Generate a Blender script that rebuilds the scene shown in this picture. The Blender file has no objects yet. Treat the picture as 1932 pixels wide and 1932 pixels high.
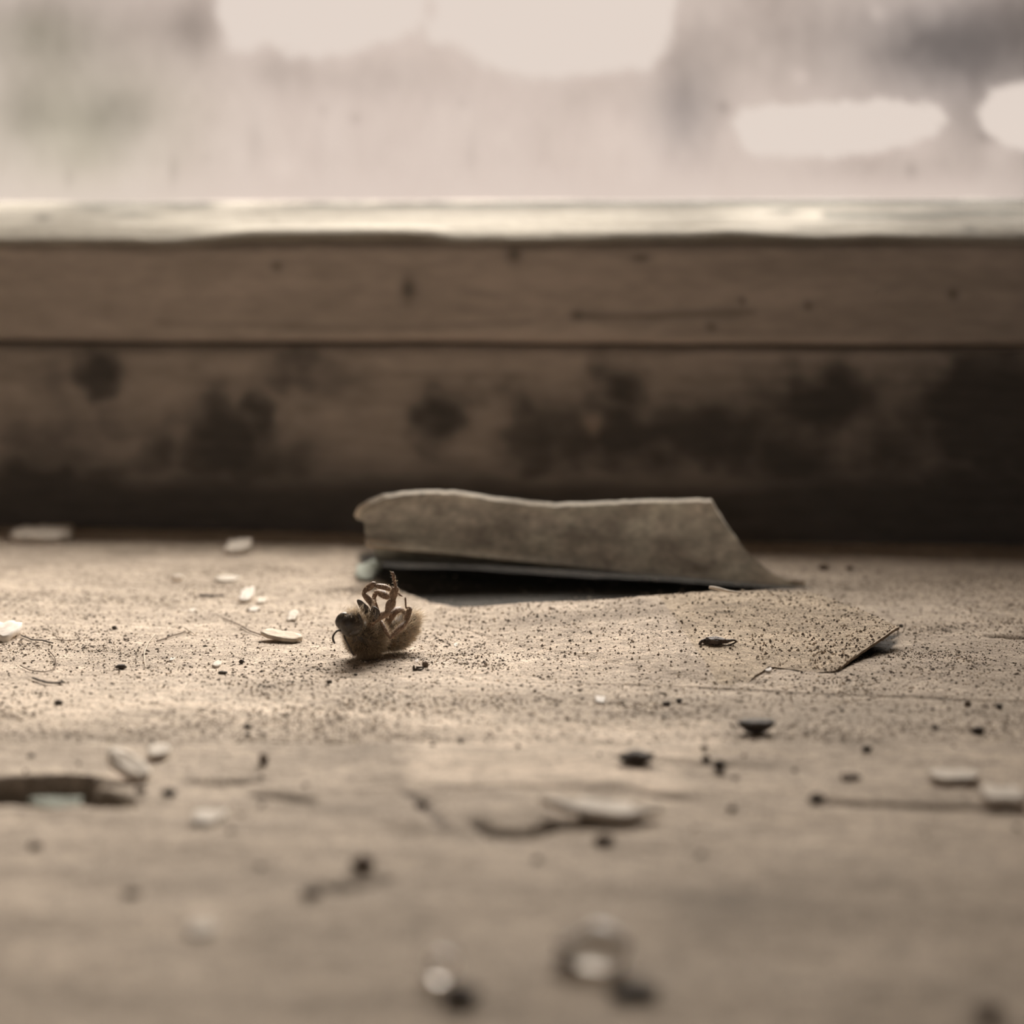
import bpy, math, random
import numpy as np
from mathutils import Vector

# ------------------------------------------------------------------ units: everything below is in millimetres, S turns it into metres
S = 0.001
rng = np.random.default_rng(7)
random.seed(7)
scene = bpy.context.scene
col = scene.collection

# ------------------------------------------------------------------ camera
W = 1932.0
LENS, SENSOR = 50.0, 24.0
F = W * LENS / SENSOR                      # focal length in pixels
HORIZON = 480.0                            # pixel row of the horizon
CAMH = 47.0                                # lens height above the sill
PITCH = math.atan((W / 2 - HORIZON) / F)
YAW = math.radians(8.0)
cam = bpy.data.cameras.new('camera')
cam.lens, cam.sensor_width, cam.sensor_fit = LENS, SENSOR, 'HORIZONTAL'
cam.clip_start, cam.clip_end = 0.005, 200.0
cam.dof.use_dof = True
cam.dof.focus_distance = 0.2525
cam.dof.aperture_fstop = 12.5
cam.dof.aperture_blades = 0
camo = bpy.data.objects.new('camera', cam)
camo.location = (0, 0, CAMH * S)
camo.rotation_euler = (math.pi / 2 - PITCH, 0, YAW)
col.objects.link(camo)
scene.camera = camo

# ------------------------------------------------------------------ sky, hazy sun, exposure
world = bpy.data.worlds.new('overcast_sky')
scene.world = world
world.use_nodes = True
bg = world.node_tree.nodes['Background']
bg.inputs[0].default_value = (0.80, 0.69, 0.62, 1)
bg.inputs[1].default_value = 1.0
SUN_EL, SUN_AZ, SUN_SPREAD, SUN_POWER = 46.0, 20.0, 66.0, 31.0
sun = bpy.data.lights.new('hazy_sun', 'SUN')
sun.energy = SUN_POWER
sun.angle = math.radians(SUN_SPREAD)
sun.color = (1.0, 0.925, 0.85)
suno = bpy.data.objects.new('hazy_sun', sun)
_d = Vector((math.sin(math.radians(SUN_AZ)) * math.cos(math.radians(SUN_EL)),
             math.cos(math.radians(SUN_AZ)) * math.cos(math.radians(SUN_EL)), math.sin(math.radians(SUN_EL))))
suno.rotation_euler = _d.to_track_quat('Z', 'Y').to_euler()
suno.location = (0.3, 2.0, 2.5)
col.objects.link(suno)
fill = bpy.data.lights.new('room_fill', 'AREA')   # added fill light behind the camera, in an added window opening
fill.shape, fill.size, fill.size_y, fill.energy, fill.color = 'RECTANGLE', 1.25, 1.1, 3.0, (.93, .97, 1.0)
fillo = bpy.data.objects.new('room_fill', fill); fillo.location = (-.35, -2.88, .575); fillo.rotation_euler = (math.pi / 2, 0, 0)
col.objects.link(fillo)
vs = scene.view_settings
vs.view_transform = 'Standard'
vs.look = 'None'
vs.exposure = 0.0
vs.gamma = 1.0
vs.use_curve_mapping = False
scene.cycles.use_denoising = True
scene.cycles.max_bounces = 10
scene.cycles.diffuse_bounces = 6
scene.cycles.transparent_max_bounces = 16

# ------------------------------------------------------------------ photograph pixel <-> place
RM = np.array(camo.rotation_euler.to_matrix())
CP = np.array([0, 0, CAMH])

def ray(px, py):
    px = np.asarray(px, float); py = np.asarray(py, float)
    d = np.stack([(px - W / 2) / F, (W / 2 - py) / F, -np.ones_like(px * py)], -1)
    return d @ RM.T

def G(px, py, h=0.0):                      # where the pixel's ray meets the height h
    d = ray(px, py)
    t = (h - CAMH) / d[..., 2]
    return CP + d * t[..., None]

def atY(px, py, Y):                        # where it meets an upright plane
    d = ray(px, py)
    t = Y / d[..., 1]
    return CP + d * t[..., None]

def atD(px, py, depth):                    # at a distance along the lens axis
    return CP + ray(px, py) * np.asarray(depth)[..., None]

def proj(v):
    q = (np.asarray(v, float) - CP) @ RM
    return W / 2 - F * q[..., 0] / q[..., 2], W / 2 + F * q[..., 1] / q[..., 2]

def pxmm(p):                               # pixels per millimetre at a point
    return F / (-((np.asarray(p) - CP) @ RM)[2])

YR = float(G(966, 1012)[1])                # the rail's face
XR, XL = 50.0, -200.0                      # reveal sides
YIN, YNOSE = 72.0, 48.0                    # inner wall face, sill nose

# ------------------------------------------------------------------ noise
def _hash(ix, iy, seed):
    n = (ix.astype(np.int64) * 374761393 + iy.astype(np.int64) * 668265263 + seed * 974634777) & 0xFFFFFFFF
    n = ((n ^ (n >> 13)) * 1274126177) & 0xFFFFFFFF
    n = n ^ (n >> 16)
    return (n & 0xFFFF) / 65535.0

def vnoise(x, y, seed=0):
    x = np.asarray(x, float); y = np.asarray(y, float)
    ix, iy = np.floor(x), np.floor(y)
    fx, fy = x - ix, y - iy
    fx = fx * fx * fx * (fx * (fx * 6 - 15) + 10); fy = fy * fy * fy * (fy * (fy * 6 - 15) + 10)
    a = _hash(ix, iy, seed); b = _hash(ix + 1, iy, seed); c = _hash(ix, iy + 1, seed); d = _hash(ix + 1, iy + 1, seed)
    return (a + (b - a) * fx) * (1 - fy) + (c + (d - c) * fx) * fy

def fbm(x, y, seed=0, octv=4, gain=.5):
    r, a, t = 0, 1.0, 0
    for k in range(octv):
        r = r + a * vnoise(np.asarray(x) * 2 ** k + 17.3 * k, np.asarray(y) * 2 ** k + 5.1 * k, seed + k); t += a; a *= gain
    return r / t * 2 - 1                   # -1..1

def sstep(a, b, x):
    t = np.clip((x - a) / (b - a), 0, 1)
    return t * t * (3 - 2 * t)

def segdist(x, y, pts):                    # distance to a polyline and the position along it (0..1)
    best = np.full(np.shape(x), 1e9); along = np.zeros(np.shape(x)); side = np.zeros(np.shape(x))
    pts = np.asarray(pts, float)
    L = np.r_[0, np.cumsum(np.linalg.norm(np.diff(pts, axis=0), axis=1))]
    for i in range(len(pts) - 1):
        a, b = pts[i], pts[i + 1]; ab = b - a
        t = np.clip(((x - a[0]) * ab[0] + (y - a[1]) * ab[1]) / (ab @ ab), 0, 1)
        dx, dy = x - a[0] - t * ab[0], y - a[1] - t * ab[1]
        d = np.hypot(dx, dy); m = d < best
        best = np.where(m, d, best); along = np.where(m, (L[i] + t * (L[i + 1] - L[i])) / L[-1], along)
        side = np.where(m, np.sign(ab[0] * dy - ab[1] * dx), side)
    return best, along, side

def inside(x, y, poly):
    x = np.asarray(x); r = np.zeros(x.shape, bool); n = len(poly)
    for i in range(n):
        x0, y0 = poly[i]; x1, y1 = poly[(i + 1) % n]
        c = ((y0 > y) != (y1 > y)) & (x < (x1 - x0) * (y - y0) / (y1 - y0 + 1e-12) + x0)
        r ^= c
    return r

def sdpoly(x, y, poly):                    # signed distance, negative inside
    d, _, _ = segdist(x, y, list(poly) + [poly[0]])
    return np.where(inside(x, y, poly), -d, d)

# ------------------------------------------------------------------ objects
def mesh_data(name, v, faces, mat, smooth=True, colour=None, extra=None):
    me = bpy.data.meshes.new(name)
    v = np.asarray(v, np.float64) * S
    if isinstance(faces, np.ndarray): faces = [faces]
    if isinstance(faces, list) and faces and isinstance(faces[0], np.ndarray) and faces[0].ndim == 2:
        tot = np.concatenate([np.full(len(f), f.shape[1], np.int32) for f in faces])
        idx = np.concatenate([f.ravel() for f in faces]).astype(np.int32)
    else:
        tot = np.array([len(f) for f in faces], np.int32); idx = np.array([i for f in faces for i in f], np.int32)
    me.vertices.add(len(v)); me.vertices.foreach_set('co', v.astype(np.float32).ravel())
    me.loops.add(len(idx)); me.loops.foreach_set('vertex_index', idx)
    me.polygons.add(len(tot)); me.polygons.foreach_set('loop_start', np.r_[0, np.cumsum(tot)[:-1]].astype(np.int32))
    me.polygons.foreach_set('loop_total', tot)
    me.polygons.foreach_set('use_smooth', np.full(len(tot), smooth))
    me.update(calc_edges=True)
    if colour is not None:
        a = me.attributes.new('tone', 'FLOAT_COLOR', 'POINT')
        c = np.ones((len(v), 4), np.float32); c[:, :3] = colour
        a.data.foreach_set('color', c.ravel())
    for k, arr in (extra or {}).items():
        a = me.attributes.new(k, 'FLOAT', 'POINT'); a.data.foreach_set('value', np.asarray(arr, np.float32))
    me.materials.append(mat)
    return me

def obj(name, v, faces, mat, parent=None, base=None, smooth=True, colour=None, extra=None, **props):
    """one mesh object; base is the thing's base point (mm); a child keeps its thing's base"""
    root = parent
    while root is not None and root.parent is not None: root = root.parent
    b = np.array(root.location) / S if root is not None else (np.zeros(3) if base is None else np.asarray(base, float))
    if root is not None and root.get('mesh_base') is not None: pass
    o = bpy.data.objects.new(name, mesh_data(name, np.asarray(v, float) - b, faces, mat, smooth, colour, extra))
    if parent is None: o.location = b * S
    else: o.parent = parent
    col.objects.link(o)
    for k, val in props.items(): o[k] = val
    return o

def thing(name, base, **props):
    o = bpy.data.objects.new(name, None); o.location = np.asarray(base) * S
    o.empty_display_size = 0.003
    col.objects.link(o)
    for k, v in props.items(): o[k] = v
    return o

def grid_faces(nu, nv, off=0):             # vertex (i,j) at i*nv+j
    i, j = np.meshgrid(np.arange(nu - 1), np.arange(nv - 1), indexing='ij')
    a = (i * nv + j).ravel() + off
    return np.stack([a, a + nv, a + nv + 1, a + 1], 1)

def box(x0, x1, y0, y1, z0, z1):
    v = np.array([(x, y, z) for x in (x0, x1) for y in (y0, y1) for z in (z0, z1)], float)
    f = np.array([(0, 1, 3, 2), (4, 6, 7, 5), (0, 4, 5, 1), (2, 3, 7, 6), (0, 2, 6, 4), (1, 5, 7, 3)])
    return v, f

def merge(parts):
    V, Fq, n = [], [], 0
    for v, f in parts:
        V.append(v)
        for g in (f if isinstance(f, list) else [f]): Fq.append(g + n)
        n += len(v)
    return np.concatenate(V), Fq

# ------------------------------------------------------------------ materials
def material(name, base=(.5, .4, .3), rough=.85, spec=.2, tone=False, noise=None, bump=None, trans=0, transl=0):
    """noise: list of (scale per mm, strength, detail, dark colour factor); bump: list of (scale per mm, height mm)"""
    m = bpy.data.materials.new(name); m.use_nodes = True
    nt = m.node_tree; N, L = nt.nodes, nt.links
    p = N['Principled BSDF']
    p.inputs['Roughness'].default_value = rough
    p.inputs['Specular IOR Level'].default_value = spec
    p.inputs['Transmission Weight'].default_value = trans
    geo = N.new('ShaderNodeNewGeometry')
    if tone:
        a = N.new('ShaderNodeAttribute'); a.attribute_name = 'tone'; cur = a.outputs['Color']
    else:
        r = N.new('ShaderNodeRGB'); r.outputs[0].default_value = (*base, 1); cur = r.outputs[0]
    for (sc, lo, hi, stretch) in noise or []:
        mp = N.new('ShaderNodeMapping'); mp.inputs['Scale'].default_value = (stretch, 1, 1)
        L.new(geo.outputs['Position'], mp.inputs['Vector'])
        t = N.new('ShaderNodeTexNoise'); t.inputs['Scale'].default_value = sc * 1000; t.inputs['Detail'].default_value = 4
        L.new(mp.outputs[0], t.inputs['Vector'])
        r = N.new('ShaderNodeMapRange'); r.inputs[1].default_value = .3; r.inputs[2].default_value = .7
        r.inputs[3].default_value = lo; r.inputs[4].default_value = hi
        L.new(t.outputs['Fac'], r.inputs[0])
        mx = N.new('ShaderNodeMix'); mx.data_type = 'RGBA'; mx.blend_type = 'MULTIPLY'; mx.inputs[0].default_value = 1
        L.new(cur, mx.inputs[6]); L.new(r.outputs[0], mx.inputs[7]); cur = mx.outputs[2]
    L.new(cur, p.inputs['Base Color'])
    prev = None
    for (sc, h) in bump or []:
        t = N.new('ShaderNodeTexNoise'); t.inputs['Scale'].default_value = sc * 1000; t.inputs['Detail'].default_value = 5
        L.new(geo.outputs['Position'], t.inputs['Vector'])
        b = N.new('ShaderNodeBump'); b.inputs['Strength'].default_value = 1; b.inputs['Distance'].default_value = h * S
        L.new(t.outputs['Fac'], b.inputs['Height'])
        if prev: L.new(prev, b.inputs['Normal'])
        prev = b.outputs[0]
    if prev: L.new(prev, p.inputs['Normal'])
    if transl:
        tr = N.new('ShaderNodeBsdfTranslucent'); L.new(cur, tr.inputs[0])
        mx = N.new('ShaderNodeMixShader'); mx.inputs[0].default_value = transl
        L.new(p.outputs[0], mx.inputs[1]); L.new(tr.outputs[0], mx.inputs[2])
        L.new(mx.outputs[0], N['Material Output'].inputs[0])
    return m

def specks(m, scale, thresh, dark):        # dark mineral specks added to a material's colour
    nt = m.node_tree; N, L = nt.nodes, nt.links
    p = N['Principled BSDF']; src = p.inputs['Base Color'].links[0].from_socket
    geo = N.new('ShaderNodeNewGeometry')
    v = N.new('ShaderNodeTexVoronoi'); v.inputs['Scale'].default_value = scale * 1000
    L.new(geo.outputs['Position'], v.inputs['Vector'])
    n = N.new('ShaderNodeTexNoise'); n.inputs['Scale'].default_value = 160; L.new(geo.outputs['Position'], n.inputs['Vector'])
    th = N.new('ShaderNodeMapRange'); th.inputs[1].default_value = .35; th.inputs[2].default_value = .7
    th.inputs[3].default_value = thresh * .35; th.inputs[4].default_value = thresh * 1.5
    L.new(n.outputs['Fac'], th.inputs[0])
    cmp_ = N.new('ShaderNodeMath'); cmp_.operation = 'LESS_THAN'
    L.new(v.outputs['Distance'], cmp_.inputs[0]); L.new(th.outputs[0], cmp_.inputs[1])
    mx = N.new('ShaderNodeMix'); mx.data_type = 'RGBA'
    L.new(cmp_.outputs[0], mx.inputs[0]); L.new(src, mx.inputs[6]); mx.inputs[7].default_value = (*dark, 1)
    L.new(mx.outputs[2], p.inputs['Base Color'])

M = {}
M['sill'] = material('old_sill_paint', tone=True, rough=.9, spec=.15,
                     noise=[(.25, .84, 1.12, .5), (.9, .72, 1.18, .6), (3.2, .60, 1.26, 1)], bump=[(.7, .3), (3.0, .2)])
specks(M['sill'], 2.6, .22, (.09, .07, .055))
M['rail'] = material('brown_rail_paint', tone=True, rough=.75, spec=.25, noise=[(.12, .8, 1.15, .12), (.6, .85, 1.1, .3)], bump=[(.5, .15)])
M['putty'] = material('cracked_cream_putty', tone=True, rough=.85, noise=[(.8, .88, 1.06, .5)], bump=[(.7, .2)])
M['wall'] = material('room_plaster', (.66, .61, .55), .95, noise=[(.02, .8, 1.1, 1)])
M['stone'] = material('reveal_plaster', (.34, .29, .24), .95, noise=[(.05, .7, 1.1, 1)], bump=[(.08, 1.0)])
M['soil'] = material('outdoor_soil', (.035, .03, .024), .95, noise=[(.01, .6, 1.2, 1)])
M['curl'] = material('curl_primer', tone=True, rough=.8, spec=.2, noise=[(.35, .72, 1.2, .5), (1.6, .8, 1.15, .6)], bump=[(.8, .12)])
M['curl_edge'] = material('curl_broken_edge', (.86, .79, .68), .7, noise=[(1.2, .8, 1.1, 1)], transl=.5)
M['chip'] = material('pale_paint_chip', (.76, .69, .60), .75, noise=[(.8, .75, 1.1, 1)], bump=[(1.2, .1)], transl=.25)
M['chipgreen'] = material('greenish_primer_chip', (.36, .385, .33), .8, noise=[(.8, .75, 1.1, 1)], bump=[(1.2, .1)])
M['white'] = material('white_grain', (.86, .80, .73), .6, spec=.4, noise=[(.8, .8, 1.1, 1)], transl=.45)
M['dark'] = material('dark_crumb', (.07, .058, .048), .75, noise=[(1.5, .5, 1.6, 1)], bump=[(1.8, .15)])
M['brown'] = material('brown_crumb', (.16, .12, .09), .8, noise=[(1.5, .5, 1.5, 1)], bump=[(1.8, .15)])
M['leaf'] = material('shrivelled_brown', (.075, .055, .042), .55, spec=.4, noise=[(1.8, .35, 1.9, 1)], bump=[(2.2, .3)])
M['wood'] = material('bare_wood', (.66, .57, .46), .85, noise=[(2.0, .6, 1.15, .2)], bump=[(2.0, .1)])
M['fibre'] = material('brown_fibre', (.13, .09, .06), .7)
M['palefibre'] = material('pale_fibre', (.6, .52, .42), .7)
M['grain'] = material('dust_grain', tone=True, rough=.9)
M['chitin'] = material('bee_chitin', tone=True, rough=.38, spec=.5, noise=[(3, .6, 1.3, 1)], bump=[(4, .05)])
M['eye'] = material('bee_eye', (.055, .045, .038), .3, spec=.55, noise=[(2.5, .5, 1.6, .4)], bump=[(9, .02)])
M['leg'] = material('bee_leg_chitin', (.21, .135, .09), .48, spec=.4, noise=[(2.5, .6, 1.4, 1)], bump=[(5, .05)])
M['darkleg'] = material('bee_dark_leg_chitin', (.05, .036, .028), .3, spec=.55, noise=[(2.5, .6, 1.4, 1)])
M['fur'] = material('bee_fur', (.50, .38, .25), .6, spec=.3, tone=True, transl=.45)
M['quartz'] = material('pale_translucent_grain', (.95, .91, .86), .3, spec=.5, trans=.85)
M['pebble'] = material('plaster_pebble', (.9, .85, .78), .45, noise=[(.35, .6, 1.2, 1)], bump=[(.8, .15)], trans=.8)
M['wing'] = material('bee_wing', (.30, .24, .17), .35, spec=.5, noise=[(1.5, .6, 1.2, .3)], transl=.5)

# ------------------------------------------------------------------ the sill
def gp(pts): return [tuple(G(np.float64(a), np.float64(b))[:2]) for a, b in pts]

CRACKS = [  # pixel path, half width mm, depth mm, taper at start / end
    ([(790, 1279), (930, 1283), (1050, 1287), (1200, 1293), (1390, 1301), (1550, 1309), (1750, 1317), (1990, 1326)], .55, .55, .5, 0),
    ([(1815, 1198), (1880, 1201), (1990, 1205)], 1.7, 1.6, .7, 0),
    ([(1728, 1186), (1770, 1189), (1808, 1192)], .6, .5, .3, .3),
    ([(1525, 1506), (1620, 1513), (1800, 1519), (1990, 1526)], 1.0, 1.0, .1, 0),
    ([(1100, 1428), (1200, 1436), (1330, 1441), (1520, 1452)], .7, .45, .3, .4),
    ([(700, 1484), (900, 1489), (1130, 1494), (1360, 1506)], .8, .5, .4, .2),
    ([(880, 1552), (925, 1578), (1005, 1577), (1075, 1553)], .8, .9, .2, .2),
    ([(330, 1476), (420, 1480), (520, 1470)], .8, .6, .3, .3),
    ([(450, 1500), (520, 1502), (612, 1518)], 1.0, .8, .3, .3),
    ([(720, 1478), (790, 1505), (850, 1588)], .7, .35, .3, .3),
    ([(560, 1660), (640, 1680), (760, 1650)], 1.0, .6, .3, .3),
    ([(1060, 1555), (1150, 1552), (1225, 1556)], .8, .8, .2, .2),
    ([(0, 1345), (30, 1362)], .5, .5, .1, .4),
]
CRACKS_G = [(gp(p), w, d, a, b) for p, w, d, a, b in CRACKS]
HOLE = [(-90, 1478), (20, 1474), (90, 1470), (150, 1473), (180, 1486), (225, 1508), (240, 1528), (190, 1530), (150, 1520), (90, 1532), (40, 1524), (-90, 1534)]
HOLE_G = gp(HOLE)
GAP_G = gp([(1450, 1262), (1575, 1270), (1686, 1221), (1700, 1190), (1560, 1180), (1400, 1200)])
CURL_SHADE_G = gp([(672, 1068), (720, 1094), (770, 1118), (815, 1135), (870, 1143), (950, 1143), (1050, 1139), (1200, 1128), (1340, 1118), (1450, 1110), (1540, 1107), (1480, 1085), (1300, 1060), (1000, 1036), (760, 1030), (680, 1040)])  # outline of the curl's shadow, painted dark on the sill
RIDGES = [([(-40, 1322), (330, 1336), (640, 1366), (900, 1396)], 5.0, .35),
          ([(860, 1500), (1000, 1520), (1250, 1500)], 6.0, .45),
          ([(640, 1430), (900, 1440), (1300, 1470)], 7.0, .4),
          ([(740, 1570), (900, 1545), (1060, 1545)], 4.0, .45)]
RIDGES_G = [(gp(p), w, h) for p, w, h in RIDGES]

def sillh(x, y):
    x = np.asarray(x, float); y = np.asarray(y, float)
    h = .40 * fbm(x / 55, y / 13, 3, 3) + .16 * fbm(x / 9, y / 5, 11, 3) + .05 * fbm(x / 1.6, y / 1.2, 21, 3)
    for p, w, hh in RIDGES_G:
        d, t, _ = segdist(x, y, p); h = h + hh * np.exp(-(d / w) ** 2) * sstep(0, .15, t) * sstep(1, .85, t)
    wob = .35 * fbm(x / 3, y / 3, 31, 3)
    for p, w, dep, a, b in CRACKS_G:
        d, t, _ = segdist(x + wob * .5, y + wob * .5, p)
        k = np.ones_like(t)
        if a: k = k * sstep(0, a, t + .02)
        if b: k = k * sstep(1, 1 - b, t - .02)
        h = h - dep * k * sstep(w * (0.3 + .7 * k), w * .35 * k, d)
    d = sdpoly(x + 3.2 * wob, y + 2.4 * wob, HOLE_G)
    h = h - 3.2 * sstep(.5, -.9, d) + .3 * np.exp(-np.maximum(d, 0) / 3) * (d > 0)
    d = sdpoly(x + wob, y + wob, CURL_SHADE_G)
    h = h - .8 * sstep(.3, -.5, d)              # paint-thickness step around the painted curl shadow
    d = sdpoly(x, y, GAP_G)
    h = h - .35 * sstep(.1, -.3, d)
    return h

def blob(px, py, cx, cy, rx, ry): return np.exp(-(((px - cx) / rx) ** 2 + ((py - cy) / ry) ** 2))

def sill_tone(v):
    x, y = v[:, 0], v[:, 1]
    px, py = proj(np.c_[x, y, np.zeros(len(x))])
    n1 = fbm(x / 30, y / 18, 41, 4); n2 = fbm(x / 7, y / 5, 45, 4); n3 = fbm(x / 60, y / 4, 47, 3)
    k = .93 + .20 * n1 + .17 * n2 + .12 * n3
    # paler dust drifts with the sill's light peak painted in; darker patches partly shade
    d, t, _ = segdist(px, py, [(-50, 1330), (330, 1325), (640, 1350), (950, 1380), (1330, 1400)])
    k += .34 * np.exp(-(d / 38) ** 2)
    d, t, _ = segdist(px, py, [(800, 1450), (1000, 1465), (1250, 1470)])
    k += .42 * np.exp(-(d / 34) ** 2)
    k += .16 * blob(px, py, 1020, 1250, 260, 28) + .12 * blob(px, py, 110, 1240, 130, 26) + .10 * blob(px, py, 900, 1205, 80, 14)
    k += .10 * blob(px, py, 1480, 1275, 120, 18)
    k -= .20 * blob(px, py, 250, 1235, 110, 16) + .16 * blob(px, py, 1640, 1235, 110, 30) + .14 * blob(px, py, 1150, 1195, 200, 12)
    k -= .18 * blob(px, py, 120, 1410, 140, 30) + .15 * blob(px, py, 620, 1420, 160, 18) + .14 * blob(px, py, 880, 1225, 60, 8)
    k -= .12 * blob(px, py, 1700, 1345, 200, 22) + .14 * blob(px, py, 1500, 1195, 140, 14) + .12 * blob(px, py, 250, 1050, 300, 25)
    k -= .18 * blob(px, py, 1350, 1700, 130, 40) + .15 * blob(px, py, 330, 1690, 120, 22) + .12 * blob(px, py, 1640, 1700, 160, 40)
    k += .12 * blob(px, py, 380, 1750, 60, 30) + .14 * blob(px, py, 1610, 1825, 70, 25) + .08 * blob(px, py, 700, 1600, 300, 40)
    k = np.clip(k, .45, 1.45)
    c = np.array([.50, .418, .335])[None] * k[:, None]
    w = np.clip(n2 * 1.2, 0, 1)[:, None] * .25
    c = c * (1 - w) + np.array([.45, .395, .335]) * k[:, None] * w
    # dark primer in the gap; shade of hollow and curl painted into the colour
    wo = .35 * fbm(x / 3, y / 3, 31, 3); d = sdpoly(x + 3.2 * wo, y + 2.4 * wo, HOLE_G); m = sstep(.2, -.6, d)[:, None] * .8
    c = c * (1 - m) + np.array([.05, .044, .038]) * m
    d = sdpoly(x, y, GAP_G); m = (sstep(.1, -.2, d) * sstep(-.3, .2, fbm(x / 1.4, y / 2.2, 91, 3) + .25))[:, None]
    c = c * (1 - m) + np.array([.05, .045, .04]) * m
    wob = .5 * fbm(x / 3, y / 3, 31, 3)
    d = sdpoly(x + wob, y + wob, CURL_SHADE_G); m = sstep(.5, -.6, d)[:, None]
    c = c * (1 - m) + np.array([.062, .058, .052]) * (1 + .4 * n2 + .3 * n3)[:, None] * m  # curl's cast shadow as a dark colour
    for p, w_, dep, a, b in CRACKS_G:
        d, t, _ = segdist(x, y, p); m = (sstep(w_, w_ * .3, d) * (sstep(0, max(a, .01), t + .02) * sstep(1, 1 - max(b, .01), t - .02)) * .8)[:, None]
        c = c * (1 - m) + np.array([.10, .08, .065]) * m
    return c

STEP = .6
xs = np.concatenate([np.linspace(XL, -182, 10)[:-1], np.arange(-182, 44, STEP), np.linspace(44, XR, 12)])
ys = np.concatenate([np.linspace(YNOSE + 4, 112, 40)[:-1], np.arange(112, YR + 4, STEP)])
X, Y = np.meshgrid(xs, ys, indexing='ij')
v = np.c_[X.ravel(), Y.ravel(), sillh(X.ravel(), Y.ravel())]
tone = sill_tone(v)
nx, ny = len(xs), len(ys)
nose = [(YNOSE + 1, -.8), (YNOSE, -3), (YNOSE, -20), (YNOSE + 3, -24)]
nv_, nf = [], []
prev_row = np.arange(nx) * ny
base_i = len(v)
for q, (yy, zz) in enumerate(nose):
    nv_.append(np.c_[xs, np.full(nx, yy), np.full(nx, zz)])
    row = base_i + q * nx + np.arange(nx)
    nf.append(np.stack([prev_row[:-1], row[:-1], row[1:], prev_row[1:]], 1)); prev_row = row
nv_ = np.concatenate(nv_)
v = np.concatenate([v, nv_]); tone = np.concatenate([tone, np.tile([.46, .37, .28], (len(nv_), 1))])
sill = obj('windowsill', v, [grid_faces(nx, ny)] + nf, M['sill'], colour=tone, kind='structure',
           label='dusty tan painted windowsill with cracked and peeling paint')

# ------------------------------------------------------------------ the window: rails, putty, pane
win = thing('window_1', (0, YR, 0), kind='structure', label='old wooden window with brown bottom rail, cracked cream putty and dirty pane')

def sweep(profile, xs, disp, tonef, name, mat):
    """profile: list of (y, z), swept along x; disp(x, y, z, s) -> (dy, dz)"""
    P = np.asarray(profile, float); L = np.r_[0, np.cumsum(np.linalg.norm(np.diff(P, axis=0), axis=1))]
    n = int(L[-1] / .5) + 2
    s = np.linspace(0, L[-1], n)
    py_, pz_ = np.interp(s, L, P[:, 0]), np.interp(s, L, P[:, 1])
    Xg, I = np.meshgrid(xs, np.arange(n), indexing='ij')
    Yg, Zg, Sg = py_[I], pz_[I], s[I]
    dy, dz = disp(Xg, Yg, Zg, Sg)
    v = np.c_[Xg.ravel(), (Yg + dy).ravel(), (Zg + dz).ravel()]
    return obj(name, v, grid_faces(len(xs), n)[:, ::-1], mat, parent=win, colour=tonef(v))

xw = np.concatenate([np.linspace(XL, -185, 10)[:-1], np.arange(-185, 46, .7), np.linspace(46, XR, 10)])

STAINS_AND_SHADE = [(190, 715, 40, 60, .9), (115, 740, 45, 70, .5), (215, 800, 40, 50, .5), (80, 850, 130, 70, .6), (290, 850, 60, 60, .7), (420, 825, 75, 75, .95),
          (485, 765, 28, 45, .8), (560, 690, 60, 40, .6), (640, 720, 80, 55, .5), (100, 930, 260, 60, .8), (480, 880, 120, 70, .7),
          (820, 790, 42, 60, .85), (860, 760, 40, 45, .5), (960, 735, 50, 25, .5), (1010, 840, 80, 70, .8), (1170, 740, 60, 50, .8), (1150, 820, 150, 70, .9),
          (1330, 820, 150, 80, .85), (1210, 890, 140, 50, .6), (1560, 760, 120, 70, .9), (1480, 860, 120, 70, .7), (1700, 830, 90, 90, .7), (1860, 800, 140, 120, 1.1),
          (1850, 960, 200, 90, .9), (700, 960, 160, 40, .35), (1500, 990, 240, 40, .45), (300, 990, 420, 26, .6), (1000, 1000, 800, 18, .5)]  # stains, plus shade painted at the right corner and the base

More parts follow.
